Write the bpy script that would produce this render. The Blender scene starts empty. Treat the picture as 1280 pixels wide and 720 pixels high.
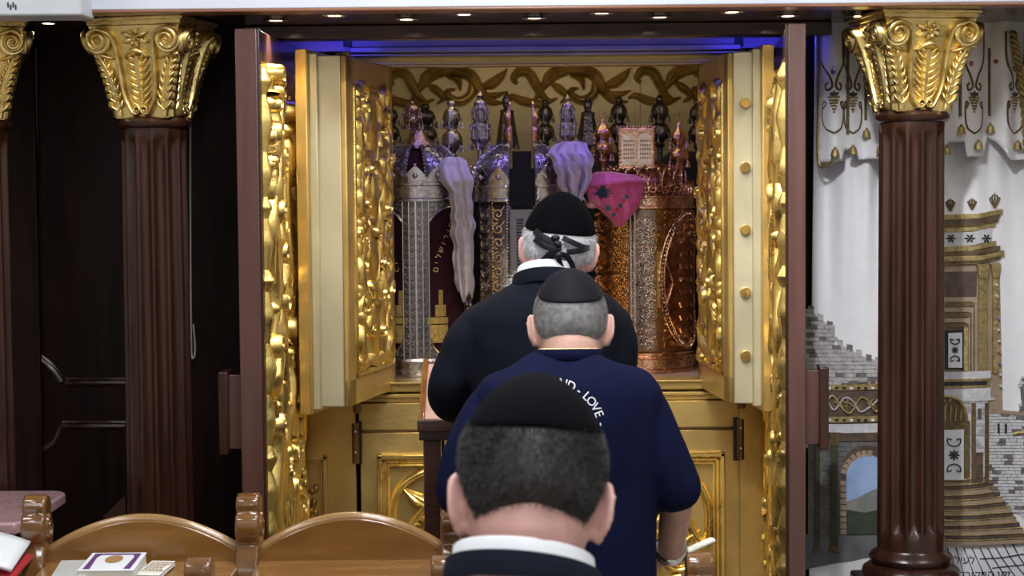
import bpy, bmesh, math, random
import numpy as np
from mathutils import Vector, Matrix, noise

SC = bpy.context.scene
COL = SC.collection
PI = math.pi
random.seed(7)

# ------------------------------------------------------------------ camera
F = 2200.0                                   # focal length in pixels of the 1280 wide frame
CAMZ = 1.85
PITCH = math.atan(111.0 / F)
ROLL = math.radians(-0.50)
CAMR = Matrix.Rotation(PI / 2 - PITCH, 3, 'X') @ Matrix.Rotation(ROLL, 3, 'Z')
cam_d = bpy.data.cameras.new('camera')
cam_d.sensor_width = 36.0
cam_d.lens = F / 1280.0 * 36.0
cam_d.clip_end = 60
cam_d.dof.use_dof = True
cam_d.dof.focus_distance = 4.8
cam_d.dof.aperture_fstop = 10.0
cam = bpy.data.objects.new('camera', cam_d)
cam.matrix_world = Matrix.Translation((0, 0, CAMZ)) @ CAMR.to_4x4()
COL.objects.link(cam)
SC.camera = cam

# ------------------------------------------------------------------ exposure and world
SC.view_settings.view_transform = 'Standard'
SC.view_settings.look = 'None'
SC.view_settings.gamma = 1.0
SC.view_settings.use_curve_mapping = False
SC.view_settings.exposure = 0.0
world = bpy.data.worlds.new('world')
SC.world = world
world.use_nodes = True
world.node_tree.nodes['Background'].inputs[0].default_value = (0.5, 0.55, 0.65, 1)
world.node_tree.nodes['Background'].inputs[1].default_value = 0.05

ROOM = dict(x0=-3.6, x1=3.6, y0=-4.0, y1=6.1, z=3.3)
CEIL_W = 15.5                                 # watts of each ceiling panel
CEIL_LAMPS = [(x, y) for y in (-2.6, -0.4, 1.7, 3.3) for x in (-2.0, 0.0, 2.0)]

def area(name, loc, size, power, col=(1, 1, 1), rot=(0, 0, 0), sy=None, spread=None):
    d = bpy.data.lights.new(name, 'AREA')
    d.shape = 'RECTANGLE'
    d.size = size; d.size_y = sy or size
    d.energy = power; d.color = col
    if spread: d.spread = spread
    o = bpy.data.objects.new(name, d)
    o.location = loc; o.rotation_euler = rot
    COL.objects.link(o)
    return o
for i, (lx, ly) in enumerate(CEIL_LAMPS):
    area('ceiling_panel_light', (lx, ly, ROOM['z'] - 0.06), 0.56, CEIL_W * (2.3 if (lx == 0 and ly == 3.3) else 1.5 if lx == 0 else 0.65), (0.94, 0.965, 1.0))

# ------------------------------------------------------------------ maths helpers
def at(x, y, Y):
    """world point seen at pixel (x, y) of the 1280x720 frame at depth Y"""
    d = CAMR @ Vector(((x - 640.0) / F, -(y - 360.0) / F, -1.0))
    return Vector((d.x / d.y * Y, Y, CAMZ + d.z / d.y * Y))

def cat(pts, n, closed=False):
    """Catmull-Rom resample of control points (any dimension) to n points"""
    P = np.array(pts, float)
    if len(P) == 2:
        t = np.linspace(0, 1, n)[:, None]
        return P[0] * (1 - t) + P[1] * t
    if closed:
        Q = np.vstack([P[-1], P, P[0], P[1]]); segs = len(P)
    else:
        Q = np.vstack([2 * P[0] - P[1], P, 2 * P[-1] - P[-2]]); segs = len(P) - 1
    ts = np.linspace(0, segs, n, endpoint=not closed)
    out = []
    for t in ts:
        i = min(int(t), segs - 1); u = t - i
        a, b, c, d = Q[i], Q[i + 1], Q[i + 2], Q[i + 3]
        out.append(0.5 * (2 * b + (c - a) * u + (2 * a - 5 * b + 4 * c - d) * u * u + (3 * b - a - 3 * c + d) * u ** 3))
    return np.array(out)

def ss(a, b, x):
    t = np.clip((np.asarray(x, float) - a) / (b - a), 0, 1)
    return t * t * (3 - 2 * t)

def interp(tab, x):
    tab = np.array(tab, float)
    return [np.interp(x, tab[:, 0], tab[:, k]) for k in range(1, tab.shape[1])]

def spiral(c, r0, r1, a0, turns, n=22):
    t = np.linspace(0, 1, n)
    r = r0 + (r1 - r0) * t
    a = a0 + turns * 2 * PI * t
    return np.stack([c[0] + r * np.cos(a), c[1] + r * np.sin(a)], 1)

# ------------------------------------------------------------------ mesh builder
class MB:
    def __init__(s):
        s.v = []; s.f = []
    def add(s, verts, faces):
        o = len(s.v)
        s.v.extend(tuple(map(float, p)) for p in verts)
        s.f.extend(tuple(i + o for i in f) for f in faces)
        return s
    def box(s, c, size, rz=0.0, rx=0.0, taper=1.0):
        hx, hy, hz = size[0] / 2, size[1] / 2, size[2] / 2
        R = Matrix.Rotation(rz, 3, 'Z') @ Matrix.Rotation(rx, 3, 'X')
        vs = []
        for z in (-1, 1):
            k = taper if z > 0 else 1.0
            for x, y in ((-1, -1), (1, -1), (1, 1), (-1, 1)):
                p = R @ Vector((x * hx * k, y * hy * k, z * hz))
                vs.append((c[0] + p.x, c[1] + p.y, c[2] + p.z))
        return s.add(vs, [(3, 2, 1, 0), (4, 5, 6, 7), (0, 1, 5, 4), (1, 2, 6, 5), (2, 3, 7, 6), (3, 0, 4, 7)])
    def bx(s, x0, x1, y0, y1, z0, z1):
        return s.box(((x0 + x1) / 2, (y0 + y1) / 2, (z0 + z1) / 2), (x1 - x0, y1 - y0, z1 - z0))
    def loft(s, rings, cap=True, close=True):
        n = len(rings[0]); vs = [p for r in rings for p in r]; fs = []
        for i in range(len(rings) - 1):
            for j in range(n if close else n - 1):
                k = (j + 1) % n
                fs.append((i * n + j, i * n + k, (i + 1) * n + k, (i + 1) * n + j))
        if cap and close:
            fs.append(tuple(range(n))[::-1]); fs.append(tuple((len(rings) - 1) * n + j for j in range(n)))
        return s.add(vs, fs)
    def lathe(s, prof, n=32, c=(0, 0, 0), a0=0.0, a1=2 * PI, fn=None):
        full = abs(a1 - a0 - 2 * PI) < 1e-6
        m = n if full else n + 1
        rings = []
        for r, z in prof:
            ring = []
            for j in range(m):
                a = a0 + (a1 - a0) * j / n
                rr = r if fn is None else fn(r, z, a)
                ring.append((c[0] + rr * math.cos(a), c[1] + rr * math.sin(a), c[2] + z))
            rings.append(ring)
        return s.loft(rings, cap=full, close=full)
    def tube(s, pts, rad, n=8, cap=True, flat=1.0, up=None):
        P = np.array([tuple(p) for p in pts], float); k = len(P)
        R = np.full(k, rad, float) if np.isscalar(rad) else np.interp(np.linspace(0, 1, k), np.linspace(0, 1, len(rad)), rad)
        T = np.gradient(P, axis=0); T /= np.linalg.norm(T, axis=1)[:, None] + 1e-12
        ref = np.array(up if up is not None else ((0, 0, 1) if abs(T[0][2]) < 0.9 else (0, 1, 0)), float)
        rings = []; a = ref
        for i in range(k):
            a = a - T[i] * a.dot(T[i]); a /= np.linalg.norm(a) + 1e-12
            b = np.cross(T[i], a)
            ring = [P[i] + R[i] * (math.cos(q) * b + math.sin(q) * flat * a) for q in np.linspace(0, 2 * PI, n, endpoint=False)]
            rings.append(ring)
        return s.loft(rings, cap=cap)
    def ball(s, c, r, n=10, m=7, R=None):
        rx, ry, rz = (r, r, r) if np.isscalar(r) else r
        vs = [(0, 0, -rz)]; fs = []
        for i in range(1, m):
            p = -PI / 2 + PI * i / m
            for j in range(n):
                q = 2 * PI * j / n
                vs.append((rx * math.cos(p) * math.cos(q), ry * math.cos(p) * math.sin(q), rz * math.sin(p)))
        vs.append((0, 0, rz)); top = len(vs) - 1
        for j in range(n):
            k = (j + 1) % n
            fs.append((0, 1 + k, 1 + j)); fs.append((top, 1 + (m - 2) * n + j, 1 + (m - 2) * n + k))
        for i in range(m - 2):
            for j in range(n):
                k = (j + 1) % n
                fs.append((1 + i * n + j, 1 + i * n + k, 1 + (i + 1) * n + k, 1 + (i + 1) * n + j))
        if R is not None: vs = [tuple(R @ Vector(v)) for v in vs]
        return s.add([(c[0] + v[0], c[1] + v[1], c[2] + v[2]) for v in vs], fs)
    def prism(s, poly, mapf, h0, h1):
        """poly: 2-D outline, mapf(u, v, h) -> 3-D; extruded from h0 to h1"""
        n = len(poly)
        vs = [mapf(u, v, h0) for u, v in poly] + [mapf(u, v, h1) for u, v in poly]
        fs = [tuple(range(n))[::-1], tuple(range(n, 2 * n))] + [(i, (i + 1) % n, n + (i + 1) % n, n + i) for i in range(n)]
        return s.add(vs, fs)
    def stroke(s, pts, w, h, mapf, n=None, k=7, crease=0.0, base=-0.002, power=0.6):
        """carved relief: a 2-D centre line with half widths w and heights h laid on the surface mapf(u, v, h)"""
        n = n or max(8, 5 * len(pts)) if len(pts) < 14 else (n or len(pts))
        P = cat(pts, n) if len(pts) != n else np.array(pts, float)
        t = np.linspace(0, 1, n)
        w = np.full(n, w, float) if np.isscalar(w) else np.interp(t, np.linspace(0, 1, len(w)), w)
        h = np.full(n, h, float) if np.isscalar(h) else np.interp(t, np.linspace(0, 1, len(h)), h)
        T = np.gradient(P, axis=0); T /= np.linalg.norm(T, axis=1)[:, None] + 1e-12
        N = np.stack([-T[:, 1], T[:, 0]], 1)
        vs = []; fs = []
        for i in range(n):
            for j in range(k):
                q = -1 + 2 * j / (k - 1)
                hh = base + (h[i] - base) * max(0.0, 1 - q * q) ** power
                hh -= crease * h[i] * math.exp(-(q / 0.22) ** 2)
                p = P[i] + N[i] * w[i] * q
                vs.append(mapf(p[0], p[1], hh))
        for i in range(n - 1):
            for j in range(k - 1):
                fs.append((i * k + j, i * k + j + 1, (i + 1) * k + j + 1, (i + 1) * k + j))
        return s.add(vs, fs)
    def dome(s, c, r, h, mapf, n=10, m=4):
        rx, ry = (r, r) if np.isscalar(r) else r
        vs = [mapf(c[0], c[1], h)]; fs = []
        for i in range(1, m + 1):
            p = PI / 2 * i / m
            for j in range(n):
                q = 2 * PI * j / n
                vs.append(mapf(c[0] + rx * math.sin(p) * math.cos(q), c[1] + ry * math.sin(p) * math.sin(q), h * math.cos(p) - 0.002 * (i == m)))
        for j in range(n):
            k = (j + 1) % n
            fs.append((0, 1 + j, 1 + k))
        for i in range(m - 1):
            for j in range(n):
                k = (j + 1) % n
                fs.append((1 + i * n + j, 1 + (i + 1) * n + j, 1 + (i + 1) * n + k, 1 + i * n + k))
        return s.add(vs, fs)
    def grid(s, nu, nv, fn):
        vs = [fn(i / (nu - 1), j / (nv - 1)) for j in range(nv) for i in range(nu)]
        fs = [(j * nu + i, j * nu + i + 1, (j + 1) * nu + i + 1, (j + 1) * nu + i) for j in range(nv - 1) for i in range(nu - 1)]
        return s.add(vs, fs)
    def mesh(s, name='mesh'):
        me = bpy.data.meshes.new(name)
        me.from_pydata(s.v, [], s.f)
        return me
    def build(s, name, mat, parent=None, angle=40, bevel=0.0, world=False, label=None, solid=0.0, fix=True, seg=2):
        me = s.mesh(name)
        if world and parent is not None:
            root = parent
            while root.parent: root = root.parent
            me.transform(root_matrix(root).inverted())
        return finish(me, name, mat, parent, angle, bevel, label, solid, fix, seg)

def root_matrix(o):
    return Matrix.Translation(o.location) @ o.rotation_euler.to_matrix().to_4x4()

def finish(me, name, mat, parent=None, angle=40, bevel=0.0, label=None, solid=0.0, fix=True, seg=2):
    if fix:
        bm = bmesh.new(); bm.from_mesh(me)
        bmesh.ops.recalc_face_normals(bm, faces=bm.faces)
        bm.to_mesh(me); bm.free()
    me.materials.append(mat)
    if angle:
        me.shade_smooth()
        if angle < 180: me.set_sharp_from_angle(angle=math.radians(angle))
    o = bpy.data.objects.new(name, me)
    COL.objects.link(o)
    if parent is not None: o.parent = parent
    if solid:
        m = o.modifiers.new('solid', 'SOLIDIFY'); m.thickness = solid; m.offset = 0
    if bevel:
        m = o.modifiers.new('bevel', 'BEVEL'); m.width = bevel; m.segments = seg; m.limit_method = 'ANGLE'; m.angle_limit = math.radians(35)
        m.harden_normals = False
    if label: o['label'] = label
    return o

def tag(o, label, category, group=None):
    o['label'] = label; o['category'] = category
    if group: o['group'] = group
    return o
def thing(name, label, category, loc=(0, 0, 0), rz=0.0, group=None):
    o = bpy.data.objects.new(name, None)
    o.empty_display_size = 0.1
    o.location = loc; o.rotation_euler = (0, 0, rz)
    COL.objects.link(o)
    return tag(o, label, category, group)
def structure(o):
    o['kind'] = 'structure'; return o
def copy_tree(o, parent=None):
    c = o.copy(); COL.objects.link(c)
    if parent is not None: c.parent = parent
    for ch in list(o.children):
        if ch != c: copy_tree(ch, c)
    return c

def plane_map(O, U, V, N):
    O, U, V, N = (np.array(tuple(q), float) for q in (O, U, V, N))
    return lambda u, v, h: tuple(O + u * U + v * V + h * N)
def cyl_map(c, r, a0, z0, dirn=1):
    """u = arc length from angle a0, v = height, h = outwards"""
    return lambda u, v, h: (c[0] + (r + h) * math.cos(a0 + dirn * u / r), c[1] + (r + h) * math.sin(a0 + dirn * u / r), z0 + v)

def remeshed(mb, vox, smooth=4, disp=None, name='body'):
    """one continuous surface out of overlapping closed pieces"""
    bm = bmesh.new(); me0 = mb.mesh('tmp'); bm.from_mesh(me0)
    bmesh.ops.recalc_face_normals(bm, faces=bm.faces); bm.to_mesh(me0); bm.free()
    ob = bpy.data.objects.new('tmp', me0); COL.objects.link(ob)
    m = ob.modifiers.new('r', 'REMESH'); m.mode = 'VOXEL'; m.voxel_size = vox
    if smooth:
        m2 = ob.modifiers.new('s', 'SMOOTH'); m2.factor = 0.5; m2.iterations = smooth
    dg = bpy.context.evaluated_depsgraph_get(); dg.update()
    me = bpy.data.meshes.new_from_object(ob.evaluated_get(dg))
    bpy.data.objects.remove(ob); bpy.data.meshes.remove(me0)
    if disp is not None:
        n = len(me.vertices)
        co = np.empty(n * 3); me.vertices.foreach_get('co', co); co = co.reshape(-1, 3)
        no = np.empty(n * 3); me.vertices.foreach_get('normal', no); no = no.reshape(-1, 3)
        co = disp(co, no)
        me.vertices.foreach_set('co', co.ravel()); me.update()
    me.name = name
    return me

# ------------------------------------------------------------------ lettering
_tx = {}
def text_geo(s, size=1.0):
    """flat outline lettering as (verts, faces), centred, cap height about 0.7*size"""
    if s not in _tx:
        c = bpy.data.curves.new('t', 'FONT'); c.body = s; c.align_x = 'CENTER'; c.size = 1.0; c.resolution_u = 3
        o = bpy.data.objects.new('t', c); COL.objects.link(o)
        dg = bpy.context.evaluated_depsgraph_get(); dg.update()
        me = bpy.data.meshes.new_from_object(o.evaluated_get(dg))
        _tx[s] = ([tuple(v.co) for v in me.vertices], [tuple(p.vertices) for p in me.polygons])
        bpy.data.objects.remove(o); bpy.data.curves.remove(c); bpy.data.meshes.remove(me)
    v, f = _tx[s]
    return [(a * size, b * size) for a, b, _ in v], f
def text_on(mb, s, size, mapf, u0=0, v0=0, h=0.001, rot=0.0, heb=False):
    if heb: s = s[::-1]
    v, f = text_geo(s, size)
    c, q = math.cos(rot), math.sin(rot)
    mb.add([mapf(u0 + a * c - b * q, v0 + a * q + b * c, h) for a, b in v], f)

# ------------------------------------------------------------------ materials
MAT = {}
def mat(name, col, rough=0.5, metal=0.0, var=0.0, vscale=8.0, bump=0.0, bscale=60.0, btype='NOISE', coat=0.0, spec=0.5,
        rvar=0.0, stretch=(1, 1, 1), col2=None, emit=None, estr=0.0, sheen=0.0, sub=0.0, alpha=1.0, trans=0.0, detail=4.0, bdist=0.01, ramp=(0.35, 0.65)):
    m = bpy.data.materials.new(name); m.use_nodes = True
    nt = m.node_tree; b = nt.nodes['Principled BSDF']; L = nt.links.new
    b.inputs['Base Color'].default_value = (*col, 1)
    b.inputs['Roughness'].default_value = rough
    b.inputs['Metallic'].default_value = metal
    b.inputs['Specular IOR Level'].default_value = spec
    if coat: b.inputs['Coat Weight'].default_value = coat; b.inputs['Coat Roughness'].default_value = 0.12
    if sheen: b.inputs['Sheen Weight'].default_value = sheen; b.inputs['Sheen Roughness'].default_value = 0.4
    if sub: b.inputs['Subsurface Weight'].default_value = sub; b.inputs['Subsurface Radius'].default_value = (0.012, 0.005, 0.003)
    if trans: b.inputs['Transmission Weight'].default_value = trans
    if alpha < 1: b.inputs['Alpha'].default_value = alpha
    if emit: b.inputs['Emission Color'].default_value = (*emit, 1); b.inputs['Emission Strength'].default_value = estr
    tc = nt.nodes.new('ShaderNodeTexCoord'); mp = nt.nodes.new('ShaderNodeMapping')
    mp.inputs['Scale'].default_value = stretch
    L(tc.outputs['Object'], mp.inputs['Vector'])
    if var or col2 or rvar:
        n = nt.nodes.new('ShaderNodeTexNoise'); n.inputs['Scale'].default_value = vscale; n.inputs['Detail'].default_value = detail
        L(mp.outputs[0], n.inputs['Vector'])
        cr = nt.nodes.new('ShaderNodeValToRGB')
        cr.color_ramp.elements[0].position = ramp[0]; cr.color_ramp.elements[1].position = ramp[1]
        c2 = col2 or tuple(max(0, c * (1 - var)) for c in col)
        c1 = col if col2 else tuple(min(1, c * (1 + var)) for c in col)
        cr.color_ramp.elements[0].color = (*c2, 1); cr.color_ramp.elements[1].color = (*c1, 1)
        L(n.outputs['Fac'], cr.inputs[0]); L(cr.outputs[0], b.inputs['Base Color'])
        if rvar:
            mr = nt.nodes.new('ShaderNodeMapRange')
            mr.inputs['From Min'].default_value = 0.3; mr.inputs['From Max'].default_value = 0.7
            mr.inputs['To Min'].default_value = max(0.02, rough - rvar); mr.inputs['To Max'].default_value = min(1, rough + rvar)
            L(n.outputs['Fac'], mr.inputs[0]); L(mr.outputs[0], b.inputs['Roughness'])
    if bump:
        if btype == 'NOISE':
            t = nt.nodes.new('ShaderNodeTexNoise'); t.inputs['Detail'].default_value = 5.0; out = t.outputs['Fac']
        elif btype == 'WAVE':
            t = nt.nodes.new('ShaderNodeTexWave'); t.inputs['Distortion'].default_value = 1.0; out = t.outputs['Fac']
        else:
            t = nt.nodes.new('ShaderNodeTexVoronoi'); t.feature = 'SMOOTH_F1'; out = t.outputs['Distance']
        t.inputs['Scale'].default_value = bscale
        L(mp.outputs[0], t.inputs['Vector'])
        bp = nt.nodes.new('ShaderNodeBump'); bp.inputs['Strength'].default_value = bump; bp.inputs['Distance'].default_value = bdist
        L(out, bp.inputs['Height']); L(bp.outputs[0], b.inputs['Normal'])
    MAT[name] = m
    return m

mat('gold_leaf', (0.96, 0.69, 0.23), 0.30, 0.95, var=0.12, vscale=14, rvar=0.08, bump=0.15, bscale=45)
mat('gold_carved_dark', (0.46, 0.31, 0.095), 0.42, 0.75, var=0.25, vscale=20, rvar=0.1, bump=0.2, bscale=60)
mat('gold_capital', (0.80, 0.63, 0.27), 0.33, 1.0, var=0.2, vscale=25, rvar=0.1, bump=0.35, bscale=220, bdist=0.003)
mat('gold_paint', (0.63, 0.455, 0.165), 0.36, 0.75, var=0.12, vscale=5, rvar=0.08, bump=0.08, bscale=80)
mat('gold_pale', (0.50, 0.46, 0.31), 0.40, 0.45, var=0.08, vscale=4, rvar=0.06)
mat('gold_interior', (0.74, 0.63, 0.33), 0.5, 0.10, var=0.2, vscale=4, rvar=0.08)
mat('brass_bolt', (0.80, 0.64, 0.32), 0.22, 1.0)
mat('steel_hinge', (0.30, 0.20, 0.11), 0.3, 0.9, var=0.2)
mat('wood_mahogany', (0.044, 0.015, 0.008), 0.30, spec=0.4, coat=0.22, col2=(0.022, 0.007, 0.004), vscale=5, stretch=(5, 5, 0.6), rvar=0.05)
mat('wood_dark', (0.018, 0.006, 0.005), 0.42, spec=0.16, coat=0.0, col2=(0.007, 0.0025, 0.0025), vscale=6, stretch=(6, 6, 0.6))
mat('wood_door', (0.105, 0.045, 0.035), 0.32, coat=0.3, col2=(0.08, 0.032, 0.025), vscale=6, stretch=(8, 8, 0.5))
mat('wood_soffit', (0.05, 0.022, 0.016), 0.25, coat=0.4, col2=(0.03, 0.012, 0.009), vscale=6, stretch=(0.6, 8, 8))
mat('wood_copper_trim', (0.30, 0.13, 0.07), 0.3, coat=0.4, col2=(0.22, 0.09, 0.05), vscale=5, stretch=(0.6, 8, 8))
mat('wood_pew', (0.24, 0.112, 0.026), 0.26, coat=0.5, col2=(0.165, 0.072, 0.016), vscale=4, stretch=(1.0, 6, 6), rvar=0.06)
mat('wood_pew_rim', (0.32, 0.18, 0.07), 0.2, coat=0.8, col2=(0.26, 0.14, 0.05), vscale=5)
mat('wood_pew_post', (0.17, 0.075, 0.020), 0.16, coat=1.0, col2=(0.11, 0.046, 0.013), vscale=12, rvar=0.05)
mat('white_fascia', (0.62, 0.66, 0.74), 0.45, var=0.03, vscale=3)
mat('white_box', (0.55, 0.58, 0.62), 0.5, var=0.04, vscale=4)
mat('ceiling_paint', (0.72, 0.71, 0.70), 0.8, var=0.03)
mat('wall_paint', (0.60, 0.56, 0.50), 0.75, var=0.05)
mat('floor_tile', (0.40, 0.36, 0.31), 0.25, var=0.12, vscale=3)
mat('black_metal', (0.015, 0.015, 0.017), 0.35)
mat('lamp_glow', (0.9, 0.9, 0.9), 0.4, emit=(0.94, 0.965, 1.0), estr=4.0)
mat('spot_glow', (0.9, 0.9, 0.9), 0.4, emit=(1, 0.90, 0.76), estr=30.0)
mat('led_blue', (0.1, 0.1, 0.9), 0.4, emit=(0.05, 0.05, 1.0), estr=6.0)
mat('chrome', (0.75, 0.75, 0.76), 0.15, 1.0)

# ------------------------------------------------------------------ room shell
R = ROOM
structure(MB().bx(R['x0'] - .1, R['x1'] + .1, R['y0'] - .1, R['y1'] + .1, -0.1, 0).build('floor', MAT['floor_tile']))
structure(MB().bx(R['x0'] - .1, R['x1'] + .1, R['y0'] - .1, R['y1'] + .1, R['z'], R['z'] + .1).build('ceiling', MAT['ceiling_paint']))
structure(MB().bx(R['x0'] - .1, R['x0'], R['y0'], R['y1'], 0, R['z']).build('wall_left', MAT['wall_paint']))
structure(MB().bx(R['x1'], R['x1'] + .1, R['y0'], R['y1'], 0, R['z']).build('wall_right', MAT['wall_paint']))
structure(MB().bx(R['x0'], R['x1'], R['y0'] - .1, R['y0'], 0, R['z']).build('wall_rear', MAT['wall_paint']))
structure(MB().bx(R['x0'], R['x1'], R['y1'] - .0, R['y1'] + .1, 0, R['z']).build('wall_back', MAT['wood_dark']))
for i, (lx, ly) in enumerate(CEIL_LAMPS):
    t = thing('ceiling_panel_lamp', 'square white ceiling light panel set in the plain ceiling', 'lamp', (lx, ly, R['z'] - 0.045), group='ceiling light panels')
    MB().box((0, 0, 0.02), (0.64, 0.64, 0.05)).build('frame', MAT['white_box'], t, bevel=0.004)
    MB().box((0, 0, -0.007), (0.60, 0.60, 0.006)).build('diffuser', MAT['lamp_glow'], t)
# ------------------------------------------------------------------ lintel, soffit, wood panelling
LY, SZ = 4.40, 2.322                           # lintel front plane, soffit height
WY = 5.02                                      # panelled wall plane
structure(MB().bx(-2.6, 2.6, LY, LY + 0.06, SZ + 0.006, 3.3).build('trim_1', MAT['white_fascia'], bevel=0.003))
structure(MB().bx(-2.6, 2.6, LY - 0.004, LY + 0.075, SZ - 0.002, SZ + 0.006).build('trim_2', MAT['wood_copper_trim'], bevel=0.003))
structure(MB().bx(-2.6, 2.6, LY + 0.06, WY + 0.1, SZ + 0.004, SZ + 0.05).build('trim_3', MAT['wood_soffit']))
# panelled wall left and right of the ark (leaves the ark bay open)
wl = structure(MB().bx(-2.6, -0.72, WY, WY + 0.08, 0, SZ + 0.004).build('wall_panel_left', MAT['wood_dark']))
wr = structure(MB().bx(0.80, 2.6, WY, WY + 0.08, 0, SZ + 0.004).build('wall_panel_right', MAT['wood_dark']))
for px0, sgn in ((96, 1),):
    for k, (pts) in enumerate([
        [(157, 479), (82, 479)], [(77, 477), (66, 462), (48, 447)], [(45, 446), (44, 60)],
        [(157, 533), (78, 533)], [(77, 534), (66, 556), (42, 567)], [(41, 570), (41, 700)]]):
        P = [at(x, y, WY) for x, y in pts]
        P = cat([tuple(p) for p in P], 14 if len(P) > 2 else 2)
        b = MB()
        b.tube(P, 0.0095, n=8, flat=1.0); b.tube([p + np.array((0, 0.003, 0.011)) for p in P], 0.006, n=6)
        b.build('panel_moulding', MAT['wood_mahogany'], wl)
# dark pilaster strip between the pillars
MB().bx(at(-60, 0, WY).x, at(43, 0, WY).x, WY - 0.02, WY + 0.02, 0, SZ).build('pilaster', MAT['wood_dark'], wl, bevel=0.004)
# sloped wooden corner piece low on the panelling
p0, p1, p2 = at(130, 645, WY), at(158, 618, WY), at(160, 660, WY)
MB().prism([(p0.x, p0.z), (p2.x, p2.z), (p1.x, p1.z)], lambda u, v, h: (u, WY - h, v), 0, 0.02).build('corner_block', MAT['wood_door'], wl)

# white casing box at the upper left
g = structure(MB().bx(at(-120, 0, 4.3).x, at(103, 0, 4.3).x, 4.29, 4.42, SZ - 0.018, 3.0).build('trim_4', MAT['white_box'], bevel=0.006))
m = MB()
for k in range(4): m.box((at(10 + 3.2 * k, 8, 4.288).x, 4.289, at(10, 6 + (k % 2) * 3, 4.288).z), (0.003, 0.002, 0.012))
m.build('mark', MAT['black_metal'], g)

# thin white cable hanging beside the left pillar
P = cat([tuple(at(x, y, Y)) for x, y, Y in ((236, 28, 4.96), (238, 120, 4.97), (238, 250, 4.97), (238.5, 360, 4.97), (239.5, 438, 4.96), (242, 447, 4.96), (244, 435, 4.965), (241.5, 405, 4.97))], 60)
mat('cable_white', (0.42, 0.40, 0.36), 0.5)
tag(MB().tube(P, 0.0026, n=6).build('hanging_cable', MAT['cable_white']), 'thin pale cable looping down beside the fluted column', 'cable')

# spotlights in the soffit : two staggered rows
mat('spot_ring', (0.55, 0.50, 0.45), 0.2, 1.0)
SPOT_W = 9.0
rows = [((345, 508, 668, 825, 985), 4.60, 'front'), ((418, 580, 752, 915), 4.49, 'rear')]
names = {345: 'above the left wooden ark door', 508: 'over the left safe door', 668: 'over the middle of the ark', 825: 'over the right safe door',
         985: 'above the right wooden ark door', 418: 'over the gap left of the left safe door', 580: 'over the silver scroll cases', 752: 'over the pink scarf', 915: 'over the bolted safe door'}
SPOTS = []
for xs, Y, nm in rows:
    for x in xs:
        p = at(x, 18, Y); SPOTS.append((p.x, Y, x))
for k, x in enumerate((1075, 1215, 60)):
    SPOTS.append((at(x, 18, 4.62).x, 4.62, x))
for X, Y, x in SPOTS:
    nm = names.get(x, {1075: 'over the left edge of the white curtain', 1215: 'over the right part of the white curtain', 60: 'between the two left columns'}.get(x))
    t = thing('spotlight', 'small recessed spotlight in the dark soffit ' + nm, 'lamp', (X, Y, SZ), group='recessed soffit spotlights')
    MB().lathe([(0.030, 0.0), (0.033, -0.004), (0.026, -0.006), (0.020, -0.003), (0.020, 0.003)], 20).build('bezel', MAT['spot_ring'], t)
    MB().lathe([(0.0, -0.002), (0.019, -0.002), (0.019, 0.0)], 16).build('bulb', MAT['spot_glow'], t)
    if x == 60: continue
    d = bpy.data.lights.new('spot', 'SPOT'); d.energy = SPOT_W * (0.25 if x > 1000 else 1.0); d.spot_size = math.radians(100); d.spot_blend = 1.0; d.shadow_soft_size = 0.03
    d.color = (1.0, 0.86, 0.68) if x < 1000 else (1.0, 0.95, 0.92)
    o = bpy.data.objects.new('spot_light', d); o.location = (X, Y, SZ - 0.012)
    o.rotation_euler = (math.radians(4), 0, 0)
    COL.objects.link(o)

# ------------------------------------------------------------------ fluted columns with gilded capitals
def volute_pts(c, r, d, turns=1.65, a0=PI / 2):
    return spiral(c, r, r * 0.18, a0, turns * d, 30)

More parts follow.
